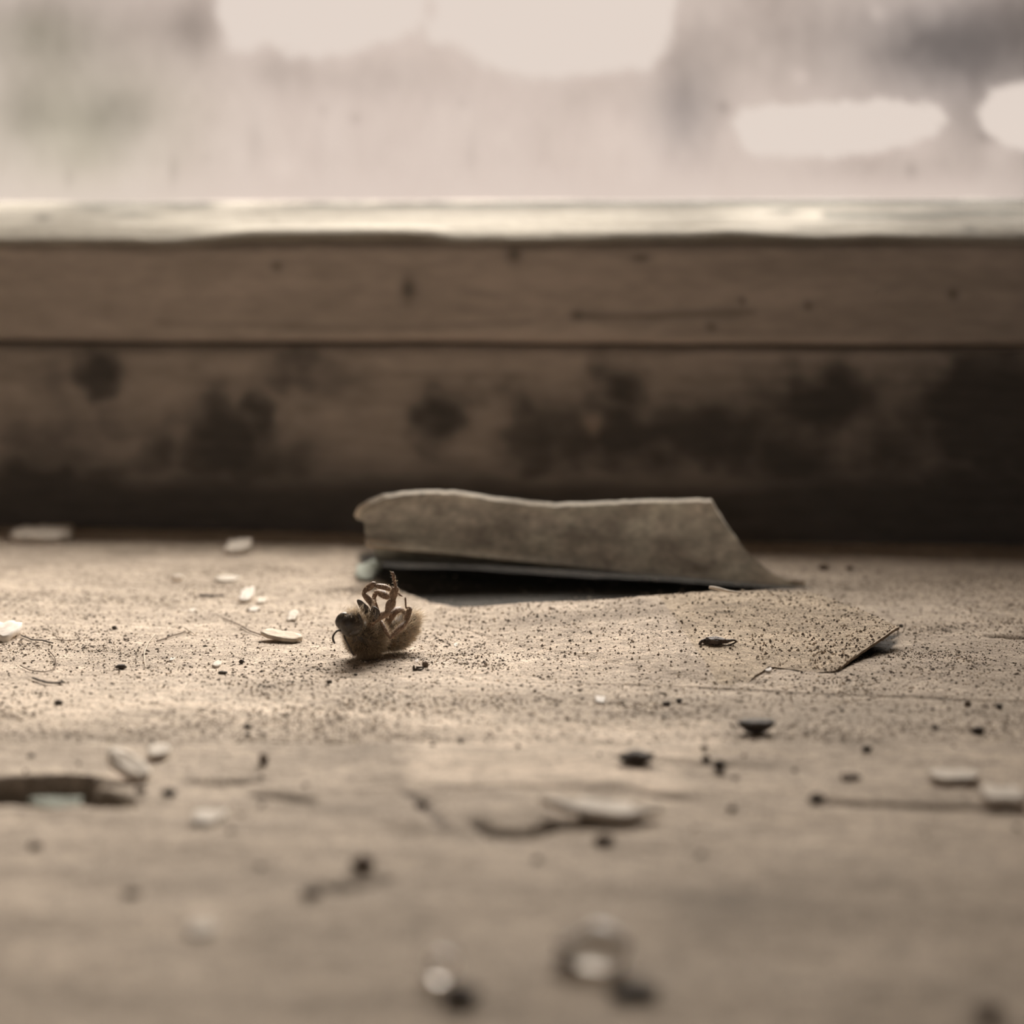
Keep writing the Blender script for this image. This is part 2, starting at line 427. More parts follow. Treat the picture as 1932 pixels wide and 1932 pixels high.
def rail_tone(v):
    x, z = v[:, 0], v[:, 2]
    px, py = proj(v)
    g = fbm(x / 60, z / 1.5, 5, 4); b = fbm(x / 22, z / 9, 8, 4)
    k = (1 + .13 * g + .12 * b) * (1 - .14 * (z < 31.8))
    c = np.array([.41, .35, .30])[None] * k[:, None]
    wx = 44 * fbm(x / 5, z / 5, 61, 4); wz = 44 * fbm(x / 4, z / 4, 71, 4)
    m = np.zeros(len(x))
    for cx, cy, rx, ry, a in STAINS_AND_SHADE: m = np.maximum(m, a * blob(px + wx, py + wz, cx, cy, rx * 1.35, ry * 1.4))
    m = np.maximum(m, .85 * sstep(840, 1000, py) + .25 * sstep(680, 860, py))  # bounce falloff painted in: lower rail darker towards the sill
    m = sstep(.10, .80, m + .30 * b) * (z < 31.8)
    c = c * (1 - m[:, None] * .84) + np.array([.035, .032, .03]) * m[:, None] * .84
    fx = np.zeros(len(x))
    for cx, cy, rx, ry in [(522, 503, 9, 9), (770, 545, 14, 26), (1400, 568, 6, 8), (1525, 577, 7, 8), (1798, 555, 9, 9), (1210, 487, 18, 7), (970, 480, 14, 16), (1342, 617, 9, 7), (1090, 595, 12, 10)]:
        fx = np.maximum(fx, blob(px, py, cx, cy, rx, ry))
    d, t, _ = segdist(px, py, [(1080, 597), (1250, 595), (1420, 588)]); fx = np.maximum(fx, .6 * np.exp(-(d / 7) ** 2))
    d, t, _ = segdist(px, py, [(300, 608), (700, 622), (1000, 606)]); fx = np.maximum(fx, .35 * np.exp(-(d / 5) ** 2))
    c = c * (1 - .7 * fx[:, None])
    f2 = blob(px, py, 1118, 798, 20, 14) + blob(px, py, 1120, 815, 8, 10)   # a spot where the paint has chipped paler
    c = c + np.array([.16, .12, .09]) * np.clip(f2, 0, 1)[:, None]
    return np.clip(c, .01, 1)

def rail_disp(x, y, z, s):
    return .25 * fbm(x / 40, z / 3, 15, 4) + .12 * fbm(x / 5, z / 2.5, 18, 3), .3 * fbm(x / 35, y * 0, 19, 3)

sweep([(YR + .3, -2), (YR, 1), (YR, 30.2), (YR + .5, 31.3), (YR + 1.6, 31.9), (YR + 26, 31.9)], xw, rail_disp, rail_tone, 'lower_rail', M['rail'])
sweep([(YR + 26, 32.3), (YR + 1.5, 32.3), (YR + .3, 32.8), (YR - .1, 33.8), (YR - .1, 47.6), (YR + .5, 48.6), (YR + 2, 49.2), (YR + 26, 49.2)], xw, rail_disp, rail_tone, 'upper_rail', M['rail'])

# cream putty: ragged lip over the rail, slope up to the pane
lip_px = np.array([(-300, 462), (0, 462), (250, 461), (330, 464), (400, 458), (470, 451), (560, 449), (760, 449), (810, 452), (860, 460), (960, 459), (1180, 457), (1300, 457), (1370, 453), (1460, 456), (1540, 459), (1650, 456), (1830, 460), (2200, 462)], float)
def putty_disp(x, y, z, s):
    px, py = proj(np.stack([x, np.full_like(x, YR - 1), np.full_like(x, 49.5)], -1))
    lip = (457 - np.interp(px, lip_px[:, 0], lip_px[:, 1])) / 11.2
    k = sstep(15.4, 11.4, s) * sstep(6.5, 9.0, s)
    n = .18 * fbm(x / 26, s / 3.5, 25, 3) + .09 * fbm(x / 4, s / 1.5, 27, 3)
    ch = .12 * (fbm(x / 18, s / 1.2, 29, 3) > .25) * sstep(5, 9, s)
    return n * .7 + ch, lip * k + n * .6 - ch * .6
def putty_tone(v):
    x, y, z = v[:, 0], v[:, 1], v[:, 2]
    px, py = proj(v)
    k = .95 + .16 * fbm(x / 24, z / 2, 33, 4) + .12 * fbm(x / 6, z / 1.2, 35, 3)
    c = np.array([.345, .318, .27])[None] * k[:, None]
    d, t, _ = segdist(px, py, [(-40, 381), (300, 384), (640, 384), (940, 384), (1300, 380), (1600, 379), (1800, 380), (1990, 374)])
    m = .95 * np.exp(-(d / 12) ** 2) * sstep(-.45, .35, fbm(x / 14, z / 3, 37, 4) + .4 * sstep(400, 1500, px))
    d, t, _ = segdist(px, py, [(1560, 405), (1720, 408), (1990, 396)]); m = np.maximum(m, .75 * np.exp(-(d / 11) ** 2) * sstep(-.4, .3, fbm(x / 9, z / 3, 39, 4)))
    for cx, cy, rx, ry in [(180, 392, 45, 10), (250, 405, 60, 8), (80, 410, 14, 8), (1480, 398, 30, 8), (1830, 432, 14, 8), (330, 380, 10, 14), (670, 388, 30, 6), (1900, 400, 60, 14)]:
        m = np.maximum(m, .7 * blob(px, py, cx, cy, rx, ry))
    m = np.clip(m, 0, 1)[:, None]
    return c * (1 - m) + np.array([.09, .088, .074]) * m
sweep([(YR + 6, 46), (YR + 6, 48.9), (YR + 1, 48.8), (YR - .9, 49.1), (YR - 1.1, 49.8), (YR - .2, 50.6), (YR + 4, 52.2), (YR + 10, 54.1), (YR + 16, 55.8), (YR + 19, 56.5)], xw, putty_disp, putty_tone, 'putty', M['putty'])

# the pane, with its film of grime
YG = YR + 17.0
xg = np.concatenate([np.linspace(XL, -190, 8)[:-1], np.arange(-190, 48, .8), np.linspace(48, XR, 10)])
zg = np.concatenate([np.arange(54.8, 102, .8), np.linspace(102, 238, 50)])
Xg, Zg = np.meshgrid(xg, zg, indexing='ij'); x, z = Xg.ravel(), Zg.ravel()
v = np.c_[x, np.full(len(x), YG), z]
px, py = proj(v)
wx = 16 * fbm(x / 2.6, z / 2.6, 81, 4); wy = 16 * fbm(x / 2.6, z / 2.6, 83, 4)
CLEAR_A = [(400, -300), (405, 20), (432, 92), (470, 96), (505, 78), (545, 105), (600, 108), (640, 104), (700, 88), (775, 62), (815, 78), (870, 92), (940, 138), (1010, 150), (1120, 142), (1225, 130), (1258, 92), (1285, -10), (1300, -300)]
CLEAR_B = [(1382, 232), (1398, 208), (1480, 196), (1600, 186), (1700, 192), (1775, 200), (1790, 225), (1765, 255), (1690, 280), (1600, 294), (1500, 296), (1430, 294), (1398, 276)]
CLEAR_C = [(1846, 205), (1870, 172), (1932, 152), (2100, 130), (2100, 300), (1932, 286), (1890, 266), (1856, 240)]
clear = np.zeros(len(x))
for poly, soft in ((CLEAR_A, 16), (CLEAR_B, 9), (CLEAR_C, 9)):
    d = sdpoly(px + wx * .6, py + wy * .6, poly); clear = np.maximum(clear, sstep(soft, -soft, d))
clear *= 1 - np.clip(blob(px, py, 812, 15, 14, 26) + blob(px, py, 795, 60, 12, 18), 0, 1) * .7
n = fbm(x / 9, z / 16, 85, 4); n2 = fbm(x / 2.2, z / 3.2, 87, 4)
# how much grime (0..1) and how dark it is
dk = .10 + .07 * n
dk += .58 * blob(px, py, 1800, 90, 180, 110) + .40 * blob(px, py, 1520, 60, 260, 150) + .26 * blob(px, py, 1290, 215, 70, 90) + .20 * blob(px, py, 1310, 130, 60, 120)
dk += .28 * blob(px, py, 1830, 240, 50, 60) + .22 * blob(px, py, 1700, 330, 250, 40) + .42 * blob(px, py, 1990, 40, 120, 160)
dk += .46 * blob(px, py, 90, 60, 260, 110) + .30 * blob(px, py, 370, 50, 60, 70) + .20 * blob(px, py, 520, 130, 60, 40)
dk += .30 * blob(px, py, 220, 215, 90, 60) + .25 * blob(px, py, 40, 215, 60, 60) + .20 * blob(px, py, 130, 250, 200, 100)
dk += .16 * blob(px, py, 482, 260, 16, 60) + .14 * blob(px, py, 700, 150, 180, 40) + .14 * blob(px, py, 1150, 200, 120, 60) + .12 * blob(px, py, 890, 290, 12, 60)
dk += .20 * blob(px, py, 670, 224, 11, 11) + .12 * blob(px, py, 610, 208, 12, 10) + .14 * blob(px, py, 872, 195, 9, 11) + .10 * blob(px, py, 390, 298, 10, 9)
dk += .25 * blob(px, py, 1720, 325, 9, 18) + .22 * blob(px, py, 1365, 203, 10, 12) + .2 * blob(px, py, 1860, 258, 14, 9)
dk += .35 * blob(px, py, 130, 345, 10, 22) + .30 * blob(px, py, 327, 335, 9, 34)
dk -= .20 * blob(px, py, 1510, 145, 14, 16) + .18 * blob(px, py, 1655, 25, 14, 14) + .16 * blob(px, py, 1150, 235, 60, 60) + .12 * blob(px, py, 530, 320, 30, 26)
dk += .05 * n2
dk = np.clip(dk * sstep(385, 300, py) + .04, .0, 1)
green = np.clip(1.0 * blob(px, py, 130, 240, 230, 150) + .5 * blob(px, py, 60, 60, 120, 60), 0, 1)
cool = np.clip(blob(px, py, 1800, 90, 200, 120) + .6 * blob(px, py, 1290, 215, 60, 80), 0, 1)
tone = np.array([.102, .0895, .0845])[None] * (1 - .86 * np.clip(dk, 0, 1))[:, None]
tone *= 1 + green[:, None] * (np.array([.93, 1.03, .88]) - 1) + cool[:, None] * (np.array([.93, .98, 1.06]) - 1)
opac = (1 - clear) * np.clip(.55 + .5 * dk + .15 * n, .25, .95)
opac = np.maximum(opac, .03) * (1 - .5 * sstep(100, 150, z))   # thinned on the unseen upper pane to let more sun in
pm = bpy.data.materials.new('grimy_glass'); pm.use_nodes = True
N, L = pm.node_tree.nodes, pm.node_tree.links
N.remove(N['Principled BSDF'])
a = N.new('ShaderNodeAttribute'); a.attribute_name = 'tone'
b = N.new('ShaderNodeAttribute'); b.attribute_name = 'grime'
tp = N.new('ShaderNodeBsdfTransparent'); tp.inputs[0].default_value = (.97, .97, .96, 1)
tl = N.new('ShaderNodeBsdfTranslucent'); L.new(a.outputs['Color'], tl.inputs[0])
mx = N.new('ShaderNodeMixShader'); L.new(b.outputs['Fac'], mx.inputs[0]); L.new(tp.outputs[0], mx.inputs[1]); L.new(tl.outputs[0], mx.inputs[2])
L.new(mx.outputs[0], N['Material Output'].inputs[0])
obj('pane', v, grid_faces(len(xg), len(zg))[:, ::-1], pm, parent=win, colour=np.clip(tone, .02, 1), extra={'grime': opac})
for name, (bv, bf) in (('stile', box(XR - 9, XR + 30, YR - 80, YR + 30, -4, 246)), ('stile', box(XL - 30, XL + 10, YR - 6, YR + 30, -4, 246)), ('top_rail', box(XL + 10, XR - 10, YR - 6, YR + 30, 228, 246))):  # unseen: deep right stile and low top rail shaped to cut the light
    o = obj(name, bv, bf, M['rail'], parent=win, smooth=False, colour=np.tile([.15, .125, .105], (8, 1)))

# ------------------------------------------------------------------ room shell, wall reveal, ground outside
YOUT = YR + 45
ZF, ZC = -900.0, 1500.0
def struct(name, parts, mat, label):
    v, f = merge(parts)
    return obj(name, v, f, mat, smooth=False, kind='structure', label=label)
struct('wall_front', [box(-1800, XL, YIN, YOUT, ZF, ZC), box(XR, 1500, YIN, YOUT, ZF, ZC), box(XL, XR, YIN, YOUT, ZF, -22), box(XL, XR, YIN, YOUT, 238, ZC)], M['stone'], 'thick plastered wall around the small window')  # opening head kept low, out of view, to dim the near sill
struct('wall_back', [box(-1900, -1000, -2900, -2800, ZF, ZC), box(300, 1600, -2900, -2800, ZF, ZC), box(-1000, 300, -2900, -2800, ZF, 0), box(-1000, 300, -2900, -2800, 1150, ZC)], M['wall'], 'plain plastered wall across the room, with an added opening for the fill light')
fill_win = thing('fill_window', (-350, -2850, 0), kind='structure', label='added window frame around the fill light across the room')  # added, unseen: gives the fill light an opening
for bb in (box(-1000, -950, -2870, -2830, 0, 1150), box(250, 300, -2870, -2830, 0, 1150), box(-950, 250, -2870, -2830, 0, 50), box(-950, 250, -2870, -2830, 1100, 1150), box(-370, -330, -2870, -2830, 50, 1100)):
    obj('fill_window_frame', *bb, M['wall'], parent=fill_win, smooth=False)
struct('wall_left', [box(-1900, -1800, -2800, YOUT, ZF, ZC)], M['wall'], 'plain plastered side wall')
struct('wall_right', [box(1500, 1600, -2800, YOUT, ZF, ZC)], M['wall'], 'plain plastered side wall on the other side')
struct('floor', [box(-1900, 1600, -2900, YOUT, ZF - 100, ZF)], M['wall'], 'bare floor of the room')
struct('ceiling', [box(-1900, 1600, -2900, YOUT, ZC, ZC + 100)], M['wall'], 'plain ceiling of the room')
struct('ground', [box(-20000, 20000, YOUT, 40000, -400, -150)], M['soil'], 'bare ground outside the window')

# ------------------------------------------------------------------ small shape builders
def ico(sub=2):
    import bmesh
    bm = bmesh.new(); bmesh.ops.create_icosphere(bm, subdivisions=sub, radius=1.0)
    v = np.array([q.co[:] for q in bm.verts]); f = np.array([[q.index for q in fc.verts] for fc in bm.faces]); bm.free()
    return v, f
ICO = {k: ico(k) for k in (1, 2, 3, 4)}

def noise3(p, sc, seed, octv=3):
    return (fbm(p[:, 0] * sc + 3.1, p[:, 1] * sc, seed, octv) + fbm(p[:, 1] * sc, p[:, 2] * sc + 9.2, seed + 50, octv) + fbm(p[:, 2] * sc, p[:, 0] * sc + 4.4, seed + 90, octv)) / 2

def catmull(P, n):
    P = np.asarray(P, float); Q = np.vstack([2 * P[0] - P[1], P, 2 * P[-1] - P[-2]]); out = []
    for i in range(len(P) - 1):
        p0, p1, p2, p3 = Q[i:i + 4]
        for t in np.linspace(0, 1, n, endpoint=False):
            out.append(.5 * ((2 * p1) + (-p0 + p2) * t + (2 * p0 - 5 * p1 + 4 * p2 - p3) * t * t + (-p0 + 3 * p1 - 3 * p2 + p3) * t ** 3))
    out.append(P[-1]); return np.array(out)

def tube(P, R, seg=8, n=4, flat=1.0, up=(0, 0, 1), smooth=True):
    """P (k,3) path, R (k,) radii; flat squeezes across the 'up' side"""
    Q = catmull(np.c_[P, R], n) if smooth else np.c_[P, R]
    P, R = Q[:, :3], np.maximum(Q[:, 3], .003)
    T = np.gradient(P, axis=0); T /= np.linalg.norm(T, axis=1)[:, None] + 1e-9
    a = np.cross(T[0], up); a = a if np.linalg.norm(a) > .1 else np.cross(T[0], (1, 0, 0)); a /= np.linalg.norm(a)
    V = []
    for i in range(len(P)):
        a = a - T[i] * (a @ T[i]); a /= np.linalg.norm(a) + 1e-9
        b = np.cross(T[i], a)
        th = np.linspace(0, 2 * np.pi, seg, endpoint=False)
        V.append(P[i] + R[i] * (np.cos(th)[:, None] * a + flat * np.sin(th)[:, None] * b))
    V = np.concatenate(V); m = len(P)
    i, j = np.meshgrid(np.arange(m - 1), np.arange(seg), indexing='ij'); i, j = i.ravel(), j.ravel(); k = (j + 1) % seg
    quads = np.stack([i * seg + j, i * seg + k, (i + 1) * seg + k, (i + 1) * seg + j], 1)
    n0 = len(V); V = np.vstack([V, P[:1], P[-1:]])
    j = np.arange(seg); k = (j + 1) % seg
    tris = np.concatenate([np.stack([np.full(seg, n0), k, j], 1), np.stack([np.full(seg, n0 + 1), (m - 1) * seg + j, (m - 1) * seg + k], 1)])
    return V, [quads, tris]

def rotz(v, a):
    c, s = math.cos(a), math.sin(a); r = v.copy(); r[:, 0] = c * v[:, 0] - s * v[:, 1]; r[:, 1] = s * v[:, 0] + c * v[:, 1]; return r
def tilt(v, ax, ay):
    r = v.copy(); c, s = math.cos(ax), math.sin(ax)
    r[:, 1], r[:, 2] = c * v[:, 1] - s * v[:, 2], s * v[:, 1] + c * v[:, 2]
    q = r.copy(); c, s = math.cos(ay), math.sin(ay)
    q[:, 0], q[:, 2] = c * r[:, 0] + s * r[:, 2], -s * r[:, 0] + c * r[:, 2]
    return q

def lump_mesh(lx, ly, lz, seed, rough=.35, sub=3):
    v, f = ICO[sub]
    k = 1 + rough * noise3(v + seed * .37, 1.3, seed) + rough * .4 * noise3(v, 3.7, seed + 7)
    return v * k[:, None] * np.array([lx, ly, lz]) / 2, f

def flake_mesh(lx, ly, th, seed, n=22, bend=.0, rag=.22, nr=6):
    """thin irregular chip: a polygon outline with thickness, gently bent"""
    r = np.random.default_rng(seed)
    a = np.linspace(0, 2 * np.pi, n, endpoint=False)
    rad = 1 + rag * (fbm(np.cos(a) * 1.4 + seed, np.sin(a) * 1.4, seed, 3)) + rag * .5 * r.uniform(-1, 1, n)
    rad *= (np.abs(np.cos(a)) ** 4 + np.abs(np.sin(a)) ** 4) ** (-.18)
    ring = np.c_[np.cos(a) * rad * lx / 2, np.sin(a) * rad * ly / 2]
    rows = [np.zeros((1, 2))] + [ring * t for t in np.linspace(0, 1, nr)[1:]]
    top = np.concatenate(rows)
    def z(p): return bend * ((p[:, 0] / (lx / 2)) ** 2) * lx * .25 + .25 * th * fbm(p[:, 0] / lx * 4 + seed, p[:, 1] / ly * 4, seed, 3)
    vt = np.c_[top, z(top) + th / 2]; vb = np.c_[top * .96, z(top) - th / 2]
    V = np.concatenate([vt, vb]); nt = len(vt); tri, quad = [], []
    for j in range(n): tri.append((0, 1 + j, 1 + (j + 1) % n)); tri.append((nt, nt + 1 + (j + 1) % n, nt + 1 + j))
    for q in range(nr - 2):
        o1, o2 = 1 + q * n, 1 + (q + 1) * n
        for j in range(n):
            k = (j + 1) % n; quad.append((o1 + j, o2 + j, o2 + k, o1 + k)); quad.append((nt + o1 + j, nt + o1 + k, nt + o2 + k, nt + o2 + j))
    o = 1 + (nr - 2) * n
    for j in range(n): k = (j + 1) % n; quad.append((o + j, nt + o + j, nt + o + k, o + k))
    return V, [np.array(tri), np.array(quad)]

def settle(v, at, sink=.1):                # rest a shape on the sill at a ground point
    zmin = v[:, 2].min(); b = np.array([at[0], at[1], float(sillh(at[0], at[1]))])
    return v + b - np.array([0, 0, zmin + sink]), b

def hairs(P, Nn, length, width, colour, comb=(0, 0, 0), spread=.5, r=rng, curl=.3):
    """tapering bent ribbons, three triangles each"""
    n = len(P); d = Nn + spread * r.normal(size=(n, 3)) + np.asarray(comb); d /= np.linalg.norm(d, axis=1)[:, None]
    L = (length * r.uniform(.55, 1.2, n))[:, None]
    s = np.cross(d, r.normal(size=(n, 3))); s /= np.linalg.norm(s, axis=1)[:, None] + 1e-9
    b = np.cross(d, s) * curl * L * r.uniform(-1, 1, n)[:, None]
    w = (width * r.uniform(.7, 1.3, n))[:, None]
    V = np.stack([P - s * w, P + s * w, P + d * L * .55 + b * .35 - s * w * .7, P + d * L * .55 + b * .35 + s * w * .7, P + d * L + b], 1).reshape(-1, 3)
    o = np.arange(n)[:, None] * 5
    f = np.concatenate([o + np.array([0, 1, 3]), o + np.array([0, 3, 2]), o + np.array([2, 3, 4])])
    c = np.repeat(np.asarray(colour) * r.uniform(.7, 1.25, (n, 1)), 5, axis=0)
    return V, f, c

def sample(V, Fs, n, r=rng, w=None):
    T = np.concatenate([np.concatenate([q[:, :3], q[:, [0, 2, 3]]]) if q.shape[1] == 4 else q for q in Fs])
    a, b, c = V[T[:, 0]], V[T[:, 1]], V[T[:, 2]]; cr = np.cross(b - a, c - a); ar = np.linalg.norm(cr, axis=1)
    wt = ar if w is None else ar * w[T].mean(1)
    i = r.choice(len(T), n, p=wt / wt.sum())
    u, q = r.random((n, 1)), r.random((n, 1)); m = (u + q) > 1; u = np.where(m, 1 - u, u); q = np.where(m, 1 - q, q)
    return a[i] + u * (b[i] - a[i]) + q * (c[i] - a[i]), cr[i] / (ar[i][:, None] + 1e-12), T[i, 0]

# ------------------------------------------------------------------ the peeled curl of paint behind the bee
TOP = np.array([(675, 972), (684, 962), (700, 951), (725, 940), (760, 933), (810, 930), (870, 933), (930, 943), (1000, 953), (1050, 956), (1110, 953), (1200, 948), (1280, 947), (1340, 945), (1530, 944)], float)
BELLY = np.array([(675, 1026), (760, 1038), (900, 1050), (1050, 1066), (1200, 1082), (1340, 1094), (1450, 1103), (1522, 1107)], float)   # lowest front line of the roll
EDGE = np.array([(1341, 945), (1352, 966), (1380, 1003), (1415, 1041), (1455, 1076), (1495, 1098), (1522, 1107)], float)               # broken right edge
S0 = .34                                    # share of the sheet that runs back under the roll to where it still clings to the sill
DB = float(-(G(np.float64(1522), np.float64(1107)) - CP) @ RM[:, 2])
nu, ns = 150, 56
U, Sg = np.meshgrid(np.linspace(0, 1, nu), np.linspace(0, 1, ns), indexing='ij'); U, Sg = U.ravel(), Sg.ravel()
ef = (np.interp(EDGE[:, 0], BELLY[:, 0], BELLY[:, 1]) - EDGE[:, 1]) / (np.interp(EDGE[:, 0], BELLY[:, 0], BELLY[:, 1]) - np.interp(EDGE[:, 0], TOP[:, 0], TOP[:, 1]))
es = S0 + (1 - S0) * np.clip(ef, 0, 1); order = np.argsort(es)
axR = np.interp(Sg, np.r_[0, es[order]], np.r_[1470, EDGE[order, 0]])
axL = np.interp(Sg, [0, S0, .5, .72, .88, 1], [712, 694, 690, 687, 675, 682])
ax = axL + (axR - axL) * U
bel = atD(ax, np.interp(ax, BELLY[:, 0], BELLY[:, 1]), np.full_like(ax, DB))
dcol = ray(ax, np.full_like(ax, 1040.0))[:, :2]; dcol /= np.linalg.norm(dcol, axis=1)[:, None]
hb = np.maximum(bel[:, 2], 0)
r0 = np.clip(1 - Sg / S0, 0, 1); u1 = np.clip((Sg - S0) / (1 - S0), 0, 1)
bk = 27 * (hb / 6.3) ** .6 * (r0 ** 1.15)                                    # back under the roll
bk = bk + np.interp(u1, [0, .12, .3, .55, .8, 1], [0, .5, 2.2, 4.2, 4.4, 3.2]) * (.35 + .65 * sstep(1500, 1250, ax))
ytop = np.interp(ax, TOP[:, 0], TOP[:, 1])
ptop = bel[:, :2] + dcol * 3.2
rt = ray(ax, ytop); htop = CAMH + rt[:, 2] * np.linalg.norm(ptop, axis=1) / np.linalg.norm(rt[:, :2], axis=1)
hz_ = np.where(Sg < S0, hb * (1 - r0 ** 2.2) - .25 * r0, hb + (htop - hb) * (.85 * u1 + .15 * u1 ** 2))
pos = np.c_[bel[:, :2] + dcol * bk[:, None], hz_]
hz = np.c_[bel[:, :2], np.zeros(len(ax))]
pos[:, 2] += (.3 * fbm(ax / 160, Sg * 2, 103, 3) + .14 * fbm(ax / 30, Sg * 6, 105, 3)) * sstep(.2, .5, Sg) * sstep(1.0, .9, Sg)
pos[:, 2] += .12 * fbm(ax / 14, Sg * 0, 109, 3) * sstep(.93, 1, Sg)
pos[:, 1] += .8 * fbm(ax / 110, Sg * 1.5, 107, 3) * sstep(.3, 1, Sg)
# thickness
Pg = pos.reshape(nu, ns, 3); du = np.gradient(Pg, axis=0); dv = np.gradient(Pg, axis=1); nn = np.cross(du, dv); nn /= np.linalg.norm(nn, axis=2)[:, :, None]
if nn[nu // 2, ns - 10, 1] > 0: nn = -nn                                    # towards the lens
TH = .85
front = pos; rear = (Pg - nn * TH).reshape(-1, 3)
sf = fbm(ax / 60, Sg * 5, 111, 4); sg2 = fbm(ax / 14, Sg * 14, 113, 3)
kk = .88 + .34 * sf + .26 * sg2
cf = np.array([.60, .555, .48])[None] * kk[:, None]
gm = np.clip(.5 + sf * 1.2 - (Sg - .6) * .8, 0, 1)[:, None]
cf = cf * (1 - .5 * gm) + np.array([.53, .54, .46]) * .5 * gm * kk[:, None]
rim_c = np.tile([.86, .78, .66], (nu * ns, 1))
cr_ = np.tile([.50, .41, .31], (nu * ns, 1))
v = np.concatenate([front, rear, front, rear]); c = np.concatenate([cf, cr_, rim_c, rim_c])
f1 = grid_faces(nu, ns); n1 = nu * ns
if np.cross(du, dv)[nu // 2, ns - 10, 1] > 0: f1 = f1[:, ::-1]
ids = np.arange(n1).reshape(nu, ns)
bd = np.concatenate([ids[:, 0], ids[-1, 1:], ids[::-1, -1][1:], ids[0, ::-1][1:-1]])
nb = np.roll(bd, -1)
rim = np.stack([bd + 2 * n1, nb + 2 * n1, nb + 3 * n1, bd + 3 * n1], 1)
curl = thing('paint_curl', hz[len(hz) // 2], label='large curled strip of peeled paint standing up behind the dead bee', category='paint curl')
obj('sheet', v[:2 * n1], [f1, (f1 + n1)[:, ::-1]], M['curl'], parent=curl, colour=c[:2 * n1])
re_ = np.concatenate([front[bd], rear[bd]]); q = np.arange(len(bd)); qn = np.roll(q, -1)
obj('broken_edge', re_, np.stack([q, qn, qn + len(bd), q + len(bd)], 1), M['curl_edge'], parent=curl, smooth=False)

# ------------------------------------------------------------------ the lifted sheet of paint in front of it
FRONT = [(0, 790, 1165), (.18, 960, 1215), (.36, 1180, 1262), (.52, 1388, 1301), (.60, 1450, 1262), (.78, 1530, 1266), (1, 1575, 1270)]
BACK = [(0, 790, 1150, .0), (.08, 860, 1146, .6), (.2, 960, 1141, 1.3), (.36, 1100, 1134, 2.2), (.5, 1240, 1124, 2.9), (.6, 1340, 1118, 3.3), (.7, 1440, 1117, 3.4), (.8, 1540, 1124, 3.2), (.9, 1625, 1152, 2.7), (.97, 1680, 1178, 2.3), (1, 1697, 1187, 2.1)]
FRONT, BACK = np.array(FRONT, float), np.array(BACK, float)
nu, nv = 260, 70
uu, vv = np.meshgrid(np.linspace(0, 1, nu), np.linspace(0, 1, nv), indexing='ij'); uu, vv = uu.ravel(), vv.ravel()
fp = G(np.interp(uu, FRONT[:, 0], FRONT[:, 1]), np.interp(uu, FRONT[:, 0], FRONT[:, 2]))
bh = np.interp(uu, BACK[:, 0], BACK[:, 3])
bx, by = np.interp(uu, BACK[:, 0], BACK[:, 1]), np.interp(uu, BACK[:, 0], BACK[:, 2]) + 1.2 * fbm(uu * 60, uu * 0, 121, 3)
dB = ray(bx, by); bp = CP + dB * ((bh - CAMH) / dB[:, 2])[:, None]
pos = fp + (bp - fp) * vv[:, None]
lift = bh * (.35 * vv + .65 * sstep(0, 1, vv)) + .14 * fbm(pos[:, 0] / 9, pos[:, 1] / 6, 123, 3) * sstep(0, .3, vv) * np.minimum(bh, 1)
free = sstep(.53, .57, uu)                                                   # past the fork the front edge is a broken edge
seat = np.where(vv < .12, -.25 + (.25 + .15) * sstep(0, .12, vv), .15) * (1 - free) + .28 * free
pos[:, 2] = sillh(pos[:, 0], pos[:, 1]) * (1 - .7 * sstep(.1, .8, vv) * sstep(0, 1, bh)) + seat * sstep(-.02, .08, uu) - .3 * sstep(.06, 0, uu) + lift
TH = .32
n1 = nu * nv; rear = pos - np.array([0, 0, TH])
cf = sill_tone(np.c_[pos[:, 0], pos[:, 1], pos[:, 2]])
g = sdpoly(pos[:, 0], pos[:, 1], GAP_G) < .6
n1_ = fbm(pos[:, 0] / 9, pos[:, 1] / 6, 45, 4)
cf = np.where(g[:, None] | (uu > .5)[:, None], (np.array([.49, .40, .30])[None] * (.93 + .14 * n1_ - .10 * sstep(.35, .9, vv))[:, None]), cf)
f1 = grid_faces(nu, nv)
Pq = pos.reshape(nu, nv, 3); nz = np.cross(Pq[1, 0] - Pq[0, 0], Pq[0, 1] - Pq[0, 0])[2]
if nz < 0: f1 = f1[:, ::-1]
ids = np.arange(n1).reshape(nu, nv); bd = np.concatenate([ids[:, 0], ids[-1, 1:], ids[::-1, -1][1:], ids[0, ::-1][1:-1]]); nb = np.roll(bd, -1)
v = np.concatenate([pos, rear, pos[bd], rear[bd]]); nbd = len(bd); q = np.arange(nbd); qn = (q + 1) % nbd
rim = np.stack([2 * n1 + q, 2 * n1 + qn, 2 * n1 + nbd + qn, 2 * n1 + nbd + q], 1)
c = np.concatenate([cf, np.tile([.12, .105, .085], (n1, 1)), np.tile([.26, .205, .155], (2 * nbd, 1))])
obj('lifted_paint_sheet', v, [f1, (f1 + n1)[:, ::-1], rim], M['sill'], base=fp[n1 // 2], colour=c,
    label='dusty tan sheet of sill paint lifting off with a broken pointed corner', category='paint flake')

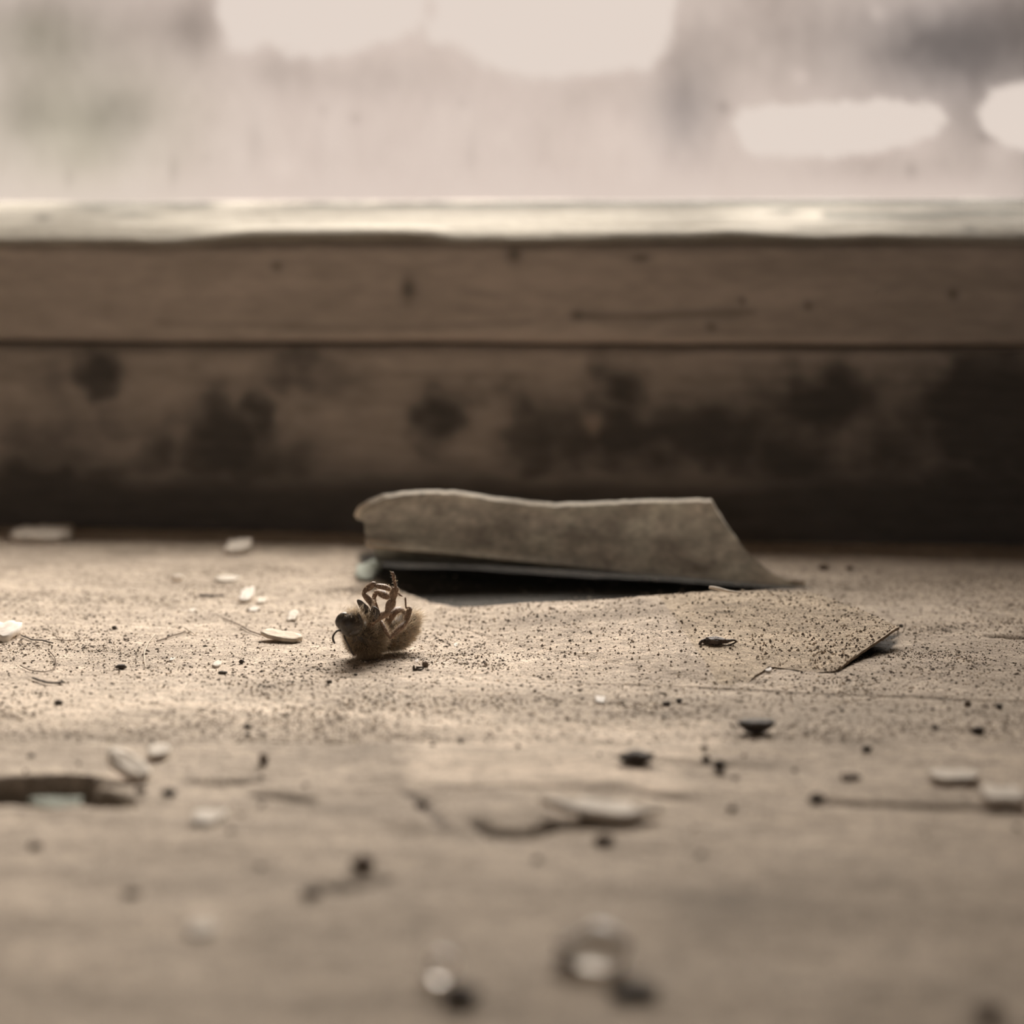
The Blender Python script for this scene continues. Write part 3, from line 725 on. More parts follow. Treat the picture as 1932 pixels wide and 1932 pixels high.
# ------------------------------------------------------------------ the dead bee
Z = 6.9
D0 = 247.6
def BP(zx, zy, d): return atD(np.float64(580 + zx / Z), np.float64(1050 + zy / Z), np.float64(D0 + d))
bee_base = G(np.float64(690), np.float64(1233)); bee_base[2] = float(sillh(*bee_base[:2]))
bee = thing('dead_bee', bee_base, label='dead furry honeybee lying on its back with legs curled up', category='bee')
SP = [(496, 905, -2.5, .05), (505, 902, -2.25, .7), (530, 895, -1.7, 1.22), (565, 890, -1.0, 1.48), (605, 895, -.35, 1.25), (640, 925, .2, .8), (680, 985, .9, 1.6), (735, 1035, 1.8, 2.1),
      (800, 1062, 2.8, 2.12), (870, 1070, 3.7, 1.7), (935, 1068, 4.4, .95), (1000, 1065, 5.0, 1.35), (1085, 1035, 5.7, 1.75), (1175, 985, 6.4, 1.85), (1260, 915, 7.0, 1.65), (1330, 835, 7.5, 1.2), (1380, 775, 7.8, .65), (1405, 745, 7.9, .05)]
P = np.array([BP(a, b, d) for a, b, d, r in SP]); R = np.array([s[3] for s in SP])
seg, nn_ = 40, 6
bv, bf = tube(P, R, seg=seg, n=nn_)
ring = np.repeat(np.arange((len(SP) - 1) * nn_ + 1), seg); tpos = np.r_[ring, 0, ring[-1]] / nn_       # position in spine control units
k = 1 + .05 * noise3(bv, .9, 131)
abd = sstep(10.2, 11, tpos)
bandp = (tpos - 10.5) * 1.25; band = .5 + .5 * np.cos(bandp * 2 * np.pi)
cdark = np.array([.045, .034, .026]); cband = np.array([.21, .135, .075])
bc = cdark[None] * (1 - (abd * band)[:, None]) + cband[None] * (abd * band)[:, None]
# plates of the abdomen overlap: little steps
axis = np.interp(tpos, np.arange(len(SP)), R)
body = obj('body', bv, bf, M['chitin'], parent=bee, colour=bc)
# fur: dense on thorax, short on face, banded on abdomen
Vs, Fs_, Cs, n0 = [], [], [], 0
def add_hair(t):
    global n0
    Vs.append(t[0]); Fs_.append(t[1] + n0); Cs.append(t[2]); n0 += len(t[0])
wth = sstep(5.2, 6.0, tpos) * sstep(10.6, 9.6, tpos)
p, n_, i_ = sample(bv, bf, 8000, w=wth + 1e-6); add_hair(hairs(p, n_, .95, .017, (.42, .33, .23), spread=.5, comb=(.15, .0, .15)))
wab = sstep(10.4, 11.2, tpos) * sstep(17, 16.2, tpos) * (.35 + .65 * band)
p, n_, i_ = sample(bv, bf, 5200, w=wab + 1e-6); add_hair(hairs(p, n_, .85, .016, (.62, .52, .39), spread=.45, comb=(.45, .3, .3)))
whd = sstep(1.2, 2.0, tpos) * sstep(5.6, 4.6, tpos)
p, n_, i_ = sample(bv, bf, 1300, w=whd + 1e-6); add_hair(hairs(p, n_, .38, .012, (.40, .32, .23), spread=.5))
# the pale tuft between the eyes and the tail tuft
tp_ = BP(605, 740, -1.2); q = tp_ + rng.normal(size=(520, 3)) * np.array([.55, .4, .3]); add_hair(hairs(q, np.tile(np.array([.25, -.2, .9]), (520, 1)), .75, .017, (.66, .55, .41), spread=.5))
q = BP(1395, 800, 7.6) + rng.normal(size=(420, 3)) * .45; add_hair(hairs(q, np.tile(np.array([.8, .2, .35]), (420, 1)), 1.1, .016, (.70, .60, .47), spread=.45))
q = BP(760, 800, -.2) + rng.normal(size=(420, 3)) * .5; add_hair(hairs(q, np.tile(np.array([.1, -.4, .6]), (420, 1)), .85, .017, (.64, .53, .39), spread=.5))
fur = obj('fur', np.concatenate(Vs), np.concatenate(Fs_), M['fur'], parent=bee, colour=np.concatenate(Cs), kind='stuff')

def eye_at(c, axis_pts, rad, name='eye'):
    a = BP(*axis_pts[0]); b = BP(*axis_pts[1]); ax_ = b - a; L_ = np.linalg.norm(ax_); ax_ /= L_
    v, f = ICO[4]
    u = np.cross(ax_, (0, 1, 0)); u /= np.linalg.norm(u); w = np.cross(ax_, u)
    vv_ = (a + b) / 2 + v[:, :1] * ax_ * L_ / 2 + v[:, 1:2] * u * rad + v[:, 2:3] * w * rad * .85
    return obj(name, vv_, f, M['eye'], parent=bee)
eye_at(None, [(395, 925, -1.3), (520, 735, -1.2)], .78)
eye_at(None, [(560, 1015, -2.0), (680, 900, -1.5)], .5)
def part_tube(name, pts, mat, flat=1.0, seg=10, n=5, fuzz=0, fcol=(.62, .50, .36), flen=.34):
    P_ = np.array([BP(a, b, d) for a, b, d, r in pts]); R_ = np.array([r for *_, r in pts])
    v_, f_ = tube(P_, R_, seg=seg, n=n, flat=flat, up=(0.2, 1, .1))
    o = obj(name, v_, f_, mat, parent=bee)
    if fuzz:
        p, n_, i_ = sample(v_, f_, fuzz); hv, hf, hc = hairs(p, n_, flen, .014, fcol, spread=.6, comb=(.2, .1, .25))
        obj('leg_hair', hv, hf, M['fur'], parent=o, colour=hc, kind='stuff')
    return o
# antennae, mandible
part_tube('antenna', [(430, 965, -2.4, .12), (395, 965, -2.7, .11), (355, 1000, -2.9, .11), (332, 1050, -3.0, .13), (338, 1095, -3.0, .14), (360, 1135, -3.0, .10)], M['darkleg'])
part_tube('antenna', [(478, 1030, -2.6, .12), (490, 1070, -2.8, .11), (520, 1130, -2.9, .11), (550, 1190, -2.9, .12), (580, 1245, -2.8, .13), (606, 1285, -2.7, .10)], M['darkleg'])
part_tube('mandible', [(690, 900, -1.5, .24), (682, 830, -1.6, .26), (665, 760, -1.6, .2), (640, 700, -1.6, .04)], M['darkleg'], flat=.6)
# six legs: near and far pairs, folded over the belly
LEGS = [
    ([(815, 880, .6, .35), (825, 830, .1, .5), (855, 770, -.2, .62), (895, 722, -.3, .5), (880, 690, -.4, .36), (835, 672, -.5, .34)], M['darkleg'], .55, 0),
    ([(800, 800, -.2, .3), (785, 735, -.4, .42), (755, 690, -.5, .58), (715, 640, -.6, .48), (675, 590, -.65, .34), (648, 565, -.7, .12)], M['darkleg'], .45, 40),
    ([(862, 760, 1.3, .3), (850, 650, 1.4, .30), (815, 580, 1.5, .42), (765, 525, 1.5, .38), (733, 490, 1.5, .24), (752, 445, 1.5, .3), (800, 405, 1.6, .42), (862, 362, 1.6, .36), (880, 378, 1.6, .20), (930, 385, 1.6, .33), (1020, 402, 1.7, .36), (1088, 432, 1.7, .22), (1108, 430, 1.7, .12)], M['leg'], .75, 520),
    ([(800, 905, .5, .4), (850, 835, .2, .5), (940, 780, .1, .46), (1022, 748, 0, .38), (1046, 705, 0, .34), (1075, 640, .1, .56), (1106, 585, .1, .50), (1116, 560, .1, .34), (1122, 490, .2, .50), (1150, 415, .2, .38), (1150, 392, .2, .18), (1132, 320, .3, .19), (1118, 250, .3, .17), (1108, 215, .3, .16), (1082, 224, .3, .06)], M['leg'], .75, 620),
    ([(925, 890, 2.2, .4), (962, 850, 1.5, .28), (985, 900, 1.2, .44), (1030, 985, 1.0, .42), (1066, 1050, .9, .20), (1082, 1068, .9, .16), (1130, 1010, 1.1, .52), (1210, 930, 1.5, .66), (1270, 868, 1.8, .50), (1286, 845, 1.9, .42), (1305, 770, 2.2, .55), (1330, 690, 2.4, .46), (1312, 668, 2.5, .16), (1284, 665, 2.5, .13), (1278, 600, 2.6, .15), (1274, 535, 2.7, .14)], M['leg'], .6, 620),
    ([(905, 690, 3.2, .3), (865, 560, 3.4, .28), (900, 470, 3.6, .34), (960, 480, 3.8, .60), (1040, 510, 4.0, .62), (1095, 500, 4.1, .28), (1170, 470, 4.2, .15), (1205, 500, 4.3, .16), (1240, 520, 4.3, .06)], M['leg'], .7, 620),
    ([(1030, 880, 4.2, .4), (1110, 740, 4.8, .5), (1210, 690, 5.6, .42), (1300, 760, 6.8, .34), (1385, 800, 7.8, .2), (1405, 760, 8.1, .24), (1440, 735, 8.2, .12)], M['leg'], .7, 300)]
for pts, mat, flat, fz in LEGS[1:2]:
    part_tube('mouthpart', pts, mat, flat=flat, seg=12)
for q, (pts, mat, flat, fz) in enumerate(LEGS):
    if q == 1: continue
    part_tube('leg', pts, mat, flat=flat, seg=12, fuzz=fz)
# wings pressed flat between the back and the sill
def wing(pts):
    ctr = np.array([G(np.float64(a), np.float64(b)) for a, b in pts]); ctr[:, 2] = sillh(ctr[:, 0], ctr[:, 1]) + .12
    c0 = ctr.mean(0); c0[2] += .1; n = len(ctr)
    V = np.concatenate([[c0], ctr, [c0 - (0, 0, .04)], ctr - (0, 0, .04)])
    T = [(0, 1 + i, 1 + (i + 1) % n) for i in range(n)] + [(n + 1, n + 2 + (i + 1) % n, n + 2 + i) for i in range(n)]
    Q = [(1 + i, n + 2 + i, n + 2 + (i + 1) % n, 1 + (i + 1) % n) for i in range(n)]
    return obj('wing', V, [np.array(T), np.array(Q)], M['wing'], parent=bee)
wing([(680, 1229), (700, 1229), (722, 1225), (742, 1220), (748, 1216), (738, 1214), (714, 1216), (690, 1222)])
wing([(700, 1226), (722, 1219), (744, 1213), (758, 1209), (760, 1206), (748, 1206), (722, 1211), (702, 1219)])

# ------------------------------------------------------------------ things lying on the sill
def gxy(px, py): return G(np.float64(px), np.float64(py))

def put(name, px, py, shape, label, cat, mat, group=None, rot=0, tx=0, ty=0, sink=.08, lift=0):
    """shape: (vertices, faces) in mm; (px, py) is where it touches the sill"""
    v, f = shape
    v = rotz(tilt(v, tx, ty), rot + YAW)
    at = gxy(px, py); v, b = settle(v, at, sink); v[:, 2] += lift
    pr = dict(label=label, category=cat)
    if group: pr['group'] = group
    return obj(name, v, f, M[mat], base=b, smooth=True, **pr)

def mm(px, py, w): return w / pxmm(gxy(px, py))      # width in mm of w pixels lying at that spot

def chip(px, py, w, dep, th, label, mat='chip', seed=1, bend=.1, rot=0, tx=0, ty=0, sink=.08, name='paint_chip', cat='paint chip', rag=.3, lift=0, group=None):
    th = min(th, .28 * mm(px, py, w), .3 * dep)
    return put(name, px, py, flake_mesh(mm(px, py, w), dep, th, seed, bend=bend, rag=rag), label, cat, mat, rot=rot, tx=tx, ty=ty, sink=sink, lift=lift, group=group)

def crumb(px, py, w, h, label, mat='dark', seed=1, rough=.35, name='crumb', cat='crumb', group=None, rot=0, sub=3, dep=None):
    lx, lz = mm(px, py, w), mm(px, py, h)
    return put(name, px, py, lump_mesh(lx, dep or max(lx * .7, lz), lz, seed, rough, sub), label, cat, mat, group=group, rot=rot, sink=lz * .08)

# pale paint chips
chip(78, 1020, 105, 9, 1.3, 'long cream paint chip lying against the rail at the back', seed=3, bend=-.08, tx=.1)
chip(450, 1040, 44, 7, .9, 'small cream paint chip at the back, near the rail', seed=5, tx=.15)
crumb(335, 1098, 24, 14, 'rounded white paint crumb between the bee and the back rail', 'white', 7, .25)
chip(466, 1132, 24, 5, .7, 'small square white paint chip behind the wood splinter', 'white', seed=9, tx=.2)
chip(494, 1133, 16, 4, .4, 'faint tiny pale chip beside the square white chip', seed=11)
chip(478, 1151, 16, 3, .5, 'tiny white flake just in front of the square white chip', 'white', seed=13)
chip(430, 1096, 40, 5, .3, 'thin pale flake lying flat behind the dark little twig', seed=15)
chip(363, 1152, 10, 2.5, .3, 'pinhead pale flake left of the tiny white flake', seed=17)
chip(553, 1167, 18, 4, .5, 'small pale flake with a dark edge between splinter and bee', seed=19, tx=.15)
chip(2, 1203, 62, 6, .8, 'white pointed paint chip cut by the picture edge', 'white', seed=21, tx=.12)
chip(325, 1243, 9, 2, .3, 'speck-sized white flake in the dusty drift', 'white', seed=23)
chip(410, 1253, 16, 3, .4, 'faint pale chip in the dust below the wood splinter', seed=25)
chip(690, 1092, 34, 5, .4, 'greenish white chip at the open end of the paint curl', 'chipgreen', seed=27, bend=.3, tx=.35)
chip(706, 1068, 30, 4, .5, 'pale primer chip tucked under the curl behind the bee', 'chipgreen', seed=29, bend=.3, tx=.3)
chip(935, 1163, 9, 2, .5, 'pinhead white grain on the lifted sheet behind the bee', 'white', seed=31)
chip(1024, 1217, 10, 2.5, .4, 'tiny bright white flake right of the bee', 'white', seed=33)
chip(860, 1214, 7, 2, .3, 'tiny white flake close beside the bee', 'white', seed=34)
chip(786, 1244, 7, 2, .3, 'tiny white flake behind the looped dark crumb', 'white', seed=36)
chip(1133, 1325, 18, 3.5, .8, 'small white grain in front of the long crack', 'white', seed=35)
chip(1448, 1264, 14, 3, .25, 'bright sliver of bare primer where the cracks fork', 'white', seed=37)
chip(242, 1474, 90, 2.6, .7, 'pale oblong paint chip tilted beside the dark hollow', seed=39, tx=.12, ty=.5, rot=-.35, bend=.05, rag=.12)
chip(300, 1430, 38, 3.0, .7, 'small whitish paint chip behind the pale oblong chip', seed=41, tx=.1, lift=.2)
chip(108, 1524, 90, 1.8, .4, 'greenish primer chip lying inside the dark hollow', 'chipgreen', seed=43, rot=-.1, tx=.25, lift=2.9)
chip(395, 1548, 56, 4, .4, 'blurred pale flake in front of the short dark crack', seed=45)
chip(1142, 1548, 175, 3.2, .6, 'long pale paint sliver with a shadowed underside in the foreground', seed=47, tx=.04, ty=.08, lift=.45, rag=.55)
chip(1890, 1514, 80, 4, .7, 'pale paint chip on the dark groove at the picture edge', seed=49, tx=.05, lift=.3, bend=.15)
chip(1800, 1474, 90, 3.0, .4, 'thin pale ridge of paint behind the dark groove', seed=51, tx=.04, lift=.2)
chip(382, 1756, 56, 3, .3, 'broad blurred pale flake in the near foreground', seed=53)
crumb(832, 1852, 60, 60, 'blurred round white grain in the near foreground', 'quartz', 59, .12)
crumb(868, 1893, 70, 40, 'dark blurred crumb just in front of the round white grain', 'dark', 61, .3)
crumb(1120, 1825, 135, 84, 'large pale mottled pebble of plaster in the near foreground', 'pebble', 63, .4)
crumb(1068, 1822, 40, 26, 'dark lump pressed against the mottled pebble', 'brown', 65, .3)
crumb(1195, 1886, 95, 30, 'wide dark blurred crumb in front of the mottled pebble', 'dark', 67, .3)
crumb(1862, 1922, 60, 26, 'dark blurred crumb in the lower corner of the sill', 'brown', 69, .3)

# wood splinter with its ragged end, twig, fibres
def splinter(a, b, w0, w1, th, label, mat='wood', name='wood_splinter', cat='splinter', lift0=.1, lift1=.1):
    A, B = gxy(*a), gxy(*b); A[2] = sillh(A[0], A[1]) + lift0; B[2] = sillh(B[0], B[1]) + lift1
    t = np.linspace(0, 1, 14); P_ = A + (B - A) * t[:, None]; P_[:, 2] += .06 * fbm(t * 9, t * 0, 77, 3)
    R_ = (w0 + (w1 - w0) * t) / 2 * (1 + .18 * fbm(t * 12, t * 0 + 2, 79, 3)); R_[0] *= .6; R_[-1] *= .4
    v_, f_ = tube(P_, R_, seg=6, n=2, flat=th)
    return obj(name, v_, f_, M[mat], base=(A + B) / 2 - (0, 0, lift0), smooth=False, label=label, category=cat)
chip(530, 1208, 78, 2.6, .45, 'pale flat wood splinter lying left of the bee', 'wood', seed=143, rot=-.42, tx=.12, ty=.12, bend=0, rag=.2, name='wood_splinter', cat='splinter', lift=.1)
splinter((348, 1188), (371, 1199), .28, .2, .8, 'short stiff orange-brown sliver resting on a bent fibre', lift0=.45, lift1=.15)
splinter((375, 1129), (425, 1128), .5, .3, .8, 'dark little twig lying behind the dust specks', 'leaf', name='twig', cat='twig', lift0=.3, lift1=.3)

def fibre(pts, r, label, mat='fibre', lift=.15, cat='fibre', name='fibre'):
    P_ = np.array([gxy(a, b) for a, b in pts]); P_ = catmull(P_, 6); P_[:, 2] = sillh(P_[:, 0], P_[:, 1]) + lift + r
    v_, f_ = tube(P_, np.full(len(P_), r), seg=6, smooth=False)
    return obj(name, v_, f_, M[mat], base=P_[len(P_) // 2] - (0, 0, lift + r), label=label, category=cat)
fibre([(420, 1168), (445, 1180), (470, 1192), (492, 1200)], .08, 'thin straight brown fibre running up to the wood splinter')
fibre([(40, 1203), (60, 1211), (80, 1214), (100, 1218)], .09, 'short dark fibre trailing from the white pointed chip', 'dark')
fibre([(92, 1231), (104, 1245), (103, 1262), (85, 1271), (60, 1268), (38, 1257)], .07, 'fine brown hair bent in an open hoop on the dust')
fibre([(292, 1198), (278, 1220), (272, 1240), (275, 1262)], .05, 'fine pale hair standing out from the dust', 'palefibre')
fibre([(296, 1214), (315, 1206), (335, 1198), (350, 1192)], .09, 'thin brown fibre leading to the orange-brown sliver')
fibre([(100, 1210), (125, 1213), (150, 1210), (142, 1200)], .05, 'very fine dark hair curling behind the hoop of hair')
fibre([(62, 1283), (85, 1291), (105, 1293), (120, 1291)], .12, 'dark short fibre in front of the hoop of hair', 'dark')
fibre([(345, 1315), (352, 1300), (360, 1288)], .05, 'short pale hair in the bright drift of dust', 'palefibre')

# dark crumbs one can tell apart
v_, f_ = ICO[4]
vb = v_.copy(); vb[:, 2] = np.where(vb[:, 2] > 0, vb[:, 2] * .35 - .0, vb[:, 2]); top = vb[:, 2] > .05
vb[:, 2] -= top * .22 * np.exp(-(vb[:, 0] ** 2 + vb[:, 1] ** 2) * 2)
vb[:, 2] = np.where(vb[:, 2] < 0, -np.abs(vb[:, 2]) ** .55, vb[:, 2]); rr = np.hypot(v_[:, 0], v_[:, 1]) + 1e-6; fl = np.where(vb[:, 2] < 0, np.clip(rr, .45, 1) / rr.clip(.2), 1); vb[:, 0] *= np.clip(fl, 1, 1.6); vb[:, 1] *= np.clip(fl, 1, 1.6)
sp = 1 - .42 * np.clip(-vb[:, 2], 0, 1); vb[:, 0] *= sp; vb[:, 1] *= sp
vb += .06 * noise3(vb, 2.2, 151)[:, None]
k = mm(1427, 1385, 74)
put('seed_husk', 1427, 1385, (vb * np.array([k / 2, k * .3, k * .30]), f_), 'dark boat-shaped seed husk in front of the long crack', 'seed husk', 'dark', sink=.02)
# shrivelled bit with curled tails on the lifted paint
def shrivelled():
    at = gxy(1352, 1237); b = np.array([at[0], at[1], 0.0]); b[2] = float(sillh(at[0], at[1])) + .9
    t = thing('shrivelled_husk', b, label='shrivelled dark insect husk lying on the lifted paint sheet', category='husk')
    sc = mm(1352, 1237, 1.0)
    v, f = ICO[4]; v = v.copy(); tap = 1 - .55 * sstep(-.2, 1, v[:, 0]); v[:, 1] *= tap; v[:, 2] *= tap
    kk = 1 + .28 * noise3(v, 2.2, 161) + .18 * noise3(v, 5, 163)
    v = rotz(v * kk[:, None] * np.array([26 * sc, 12 * sc, 8.5 * sc]), YAW)
    obj('body', v + b + (-.1 * sc, 0, 10 * sc), f, M['leaf'], parent=t)
    def tb(name, pts, r):
        P_ = np.array([(x * sc, y * sc, z * sc) for x, y, z in pts]); P_ = rotz(P_, YAW) + b
        vv_, ff_ = tube(P_, np.array(r) * sc, seg=8, n=4); obj(name, vv_, ff_, M['leaf'], parent=t)
    tb('tail', [(14, 0, 10), (24, 0, 11), (32, 0, 12), (36, -1, 10), (33, -2, 7), (22, -4, 3), (10, -5, 1)], [4, 3, 2, 1.8, 1.6, 1.5, 1.2])
    tb('stalk', [(-24, -2, 12), (-30, -3, 9), (-32, -4, 4), (-31, -5, 0)], [3, 3, 3, 2.5])
    tb('leg', [(-4, -8, 6), (-6, -11, 2), (-8, -12, -1)], [2, 1.6, 1])
shrivelled()
# a dark crumb bent into a loop
def loop_crumb():
    sc = mm(790, 1264, 1.0); at = gxy(790, 1264); b = np.array([at[0], at[1], float(sillh(at[0], at[1]))])
    P_ = np.array([(-9, 0, 10), (-9, 0, 3), (-4, 0, 1.5), (3, 0, 1.5), (8, 0, 3), (8, 0, 6.5), (2, 0, 6), (-5, 0, 6)]) * sc; P_ = rotz(P_, YAW) + b
    v, f = tube(P_, np.array([1.5, 3, 2.6, 1.6, 1.4, 1.4, 2.0, 2.8]) * sc, seg=8, n=4)
    obj('looped_crumb', v, f, M['dark'], base=b, label='dark crumb bent into a small loop in front of the bee', category='crumb')
loop_crumb()
crumb(803, 1256, 12, 12, 'brown lump touching the looped dark crumb', 'brown', 171)
crumb(1202, 1448, 62, 24, 'bristly dark curled crumb on the crack in the foreground', 'dark', 173, .55)
crumb(1358, 1456, 24, 22, 'upright dark crumb right of the bristly crumb', 'dark', 175, .4)
crumb(1332, 1438, 14, 15, 'small dark crumb at the end of the bristly crumb', 'dark', 177, .4)
crumb(1846, 1388, 22, 16, 'round dark crumb near the picture edge behind the groove', 'dark', 179, .35)
crumb(1540, 1512, 32, 20, 'dark lump at the start of the long groove', 'dark', 181, .35)
crumb(1604, 1470, 40, 12, 'flat brown crumb behind the long groove', 'brown', 183, .35)
crumb(1635, 1420, 20, 12, 'small dark crumb above the flat brown crumb', 'dark', 185, .35)
crumb(685, 1640, 48, 26, 'soft dark crumb in the blurred foreground', 'brown', 187, .35)
crumb(498, 1445, 18, 24, 'small upright brown crumb behind the short crack', 'brown', 189, .4)
crumb(320, 1506, 26, 16, 'dark round crumb left of the short foreground crack', 'dark', 191, .35)
crumb(266, 1502, 22, 14, 'brown crumb beside the dark hollow', 'brown', 193, .35)
crumb(1140, 1590, 40, 20, 'blurred brown crumb in front of the long pale sliver', 'brown', 195, .35)
crumb(590, 1692, 40, 14, 'dark blurred lump at the end of a foreground crack', 'brown', 197, .35)
crumb(250, 1692, 36, 13, 'dull blurred lump in the near foreground dust', 'brown', 199, .35)
crumb(68, 1600, 26, 14, 'dull round crumb in front of the dark hollow', 'brown', 201, .35)
crumb(796, 1520, 24, 18, 'dark crumb in the fork of the curved foreground cracks', 'brown', 203, .35)
crumb(110, 1333, 18, 10, 'dark crumb on the bright dust ridge near the edge', 'dark', 205, .35)
crumb(466, 1376, 12, 10, 'lone dark grain on the pale slope of dust', 'dark', 207, .35)
crumb(1258, 1334, 16, 9, 'dark grain in front of the long crack', 'dark', 209, .35)
crumb(1281, 1328, 12, 9, 'dark grain just behind its twin near the long crack', 'dark', 211, .35)
crumb(1555, 1074, 18, 10, 'blurred dark crumb behind the tip of the paint curl', 'brown', 213, .35)
crumb(1604, 1073, 16, 8, 'faint brown crumb further along behind the paint curl', 'brown', 215, .35)
crumb(228, 1262, 22, 10, 'cluster-sized dark crumb in the dust below the brown fibre', 'dark', 217, .5)
crumb(216, 1187, 9, 8, 'dark speck-like crumb behind the fine fibres', 'dark', 219, .4)
crumb(456, 1251, 10, 8, 'dark crumb in the dust below the wood splinter', 'dark', 221, .4)
crumb(420, 1270, 16, 7, 'low dark crumb in front of the faint pale chip', 'dark', 223, .5)
crumb(622, 1291, 12, 6, 'low dark crumb in front of the bee, to its left', 'dark', 225, .5)
crumb(1700, 1182, 8, 6, 'dark grain at the lifted corner of the paint sheet', 'dark', 227, .4)
crumb(1885, 1340, 12, 9, 'dark grain near the right edge in front of the crack', 'dark', 228, .4)
crumb(1825, 1335, 14, 10, 'dark grain left of another near the right picture edge', 'brown', 229, .4)
# small rolled sliver on the back edge of the lifted sheet
P_ = np.array([atD(np.float64(a), np.float64(b), np.float64(d)) for a, b, d in [(1338, 1108, 268), (1352, 1110, 268), (1372, 1115, 268), (1400, 1119, 268)]])
v, f = tube(P_, np.array([.30, .34, .30, .12]), seg=8, n=4, flat=.6)
obj('paint_sliver', v, f, M['chip'], base=P_[3] - (0, 0, .3), label='little pale rolled sliver sticking up on the lifted sheet edge', category='paint chip')

# small dark crumbs nobody could tell apart: one of each kind, then copies
r = np.random.default_rng(99)
kinds = [mesh_data('small_crumb', lump_mesh(1, .8, .7, 300 + q, .5, 2)[0] * 1.0, ICO[2][1], M['dark' if q < 4 else 'brown']) for q in range(6)]
cnt = 0
while cnt < 64:
    px, py = r.uniform(0, 1932), r.uniform(1120, 1640)
    if 600 < px < 820 and 1140 < py < 1260: continue
    if py < 1190 and px > 640: continue
    if px > 820 and py < 1300 and r.random() < .4: continue
    if float(sdpoly(*[np.array([q]) for q in gxy(px, py)[:2]], CURL_SHADE_G)[0]) < 1: continue
    p = gxy(px, py); sz = r.uniform(.22, .6) * (1.35 if py > 1330 else 1)
    if 860 < px < 1700 and py < 1300: continue
    o = bpy.data.objects.new('small_crumb', kinds[int(r.integers(6))])
    o.location = (p[0] * S, p[1] * S, (float(sillh(p[0], p[1])) + sz * .22) * S)
    o.scale = (sz, sz * r.uniform(.6, 1), sz * r.uniform(.5, .9)); o.rotation_euler = (0, 0, r.uniform(0, 6.28))
    o['label'] = 'tiny dark crumb scattered on the dusty sill'; o['category'] = 'crumb'; o['group'] = 'tiny dark crumbs on the sill'
    col.objects.link(o); cnt += 1

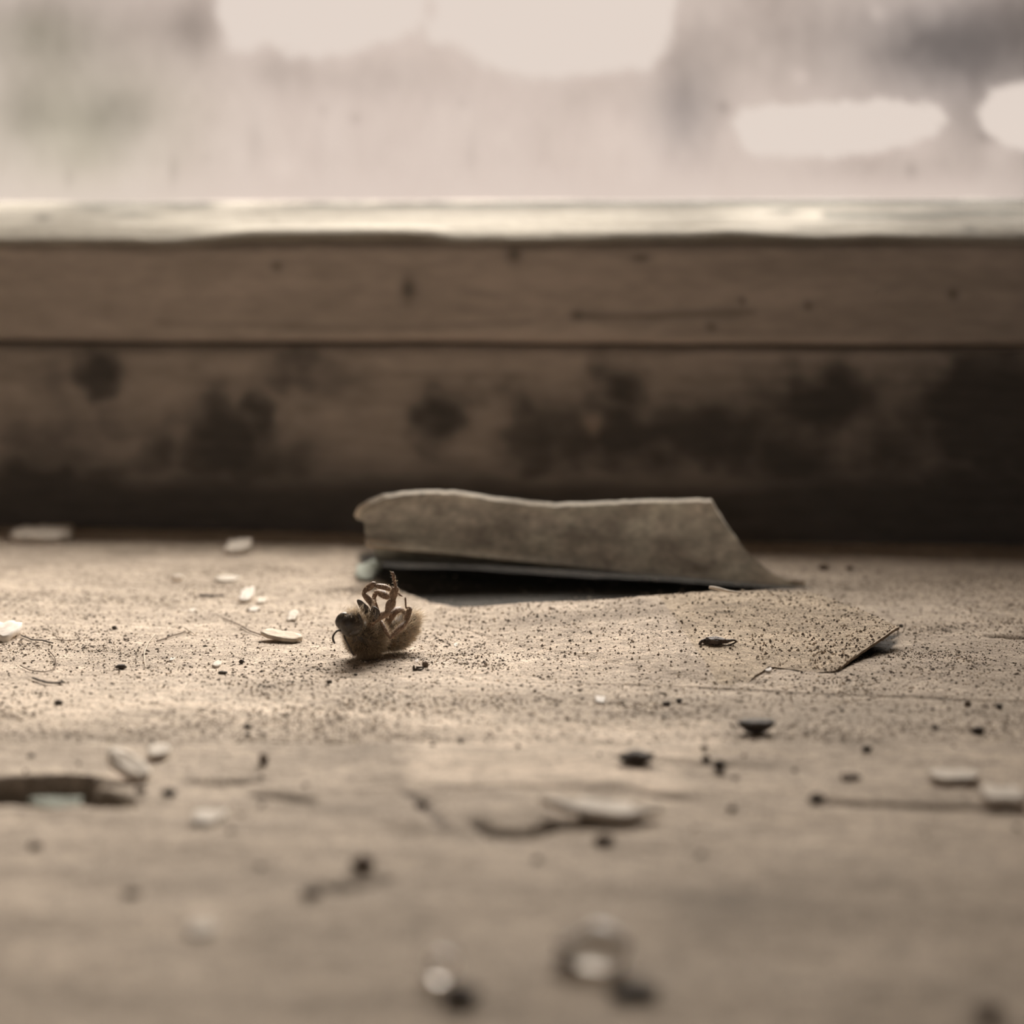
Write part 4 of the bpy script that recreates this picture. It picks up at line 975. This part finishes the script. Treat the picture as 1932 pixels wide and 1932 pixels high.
# ------------------------------------------------------------------ dust grains: past counting
def grain_tone(m, r):
    d = np.where(r.random((m, 1)) < .55, np.array([[.19, .155, .125]]), np.array([[.58, .49, .39]])) * r.uniform(.6, 1.3, (m, 1))
    return np.repeat(d, 6, axis=0)
def grains(name, n, lo, hi, seed, label):
    r = np.random.default_rng(seed)
    px, py = r.uniform(-60, 1990, n * 3), r.uniform(1070, 1405, n * 3)
    q = G(px, py); x, y = q[:, 0], q[:, 1]
    dens = .28 + .9 * sstep(-.1, .5, fbm(x / 14, y / 9, 501, 4)) + .8 * blob(px, py, 850, 1215, 70, 14) + .7 * blob(px, py, 1280, 1200, 220, 30) + .5 * blob(px, py, 240, 1250, 90, 25)
    dens *= np.clip((y / 250) ** 2, .2, 2) * .5
    dens *= sstep(0, 1, sdpoly(x, y, CURL_SHADE_G)) + .15
    keep = r.random(len(px)) < np.clip(dens, 0, 1)
    x, y = x[keep][:n], y[keep][:n]; m = len(x)
    s = lo + (hi - lo) * r.random(m) ** 3.2
    z = sillh(x, y) + s * .25
    ov = np.array([(1, 0, 0), (-1, 0, 0), (0, 1, 0), (0, -1, 0), (0, 0, 1), (0, 0, -1)], float) / 2
    of = np.array([(0, 2, 4), (2, 1, 4), (1, 3, 4), (3, 0, 4), (2, 0, 5), (1, 2, 5), (3, 1, 5), (0, 3, 5)])
    th = r.uniform(0, 6.28, m); el = r.uniform(.8, 2.0, m)
    c_, s_ = np.cos(th), np.sin(th)
    lv = ov[None] * (s[:, None, None] * np.stack([el, np.ones(m), r.uniform(.5, .9, m)], 1)[:, None, :])
    lv = lv * r.uniform(.7, 1.3, lv.shape)
    vx = lv[..., 0] * c_[:, None] - lv[..., 1] * s_[:, None]; vy = lv[..., 0] * s_[:, None] + lv[..., 1] * c_[:, None]
    V = np.stack([vx + x[:, None], vy + y[:, None], lv[..., 2] + z[:, None]], -1).reshape(-1, 3)
    Fq = (of[None] + (np.arange(m) * 6)[:, None, None]).reshape(-1, 3)
    obj(name, V, Fq, M['grain'], smooth=False, colour=grain_tone(m, r), kind='stuff', label=label, category='dust')
grains('dust', 58000, .06, .34, 601, 'fine dust and grit scattered over the sill')
# grit lying on the lifted sheet: its own height
sheet = bpy.data.objects['lifted_paint_sheet']
r = np.random.default_rng(611); m = 5000
ui, vi = np.clip((8 + (nu - 10) * r.random(m) ** .8).astype(int), 8, nu - 2), np.clip((r.random(m) ** .8 * nv).astype(int), 2, nv - 2)
sv = np.empty(len(sheet.data.vertices) * 3, np.float32); sheet.data.vertices.foreach_get('co', sv)
sv = sv.reshape(-1, 3)[:nu * nv].reshape(nu, nv, 3) / S + np.array(sheet.location) / S
fr = r.random((m, 1)); fr2 = r.random((m, 1)); c0 = sv[ui, vi] + (sv[np.minimum(ui + 1, nu - 1), vi] - sv[ui, vi]) * fr + (sv[ui, vi + 1] - sv[ui, vi]) * fr2
s = (.07 + .3 * r.random(m) ** 3.5)
ov = np.array([(1, 0, 0), (-1, 0, 0), (0, 1, 0), (0, -1, 0), (0, 0, 1), (0, 0, -1)], float) / 2
of = np.array([(0, 2, 4), (2, 1, 4), (1, 3, 4), (3, 0, 4), (2, 0, 5), (1, 2, 5), (3, 1, 5), (0, 3, 5)])
V = (c0[:, None] + ov[None] * s[:, None, None] * r.uniform(.6, 1.5, (m, 6, 3)) + np.array([0, 0, 1]) * (s * .2)[:, None, None]).reshape(-1, 3)
obj('sheet_dust', V, (of[None] + (np.arange(m) * 6)[:, None, None]).reshape(-1, 3), M['grain'], smooth=False, colour=grain_tone(m, r), kind='stuff', label='dark grit lying on the lifted sheet of paint', category='dust')
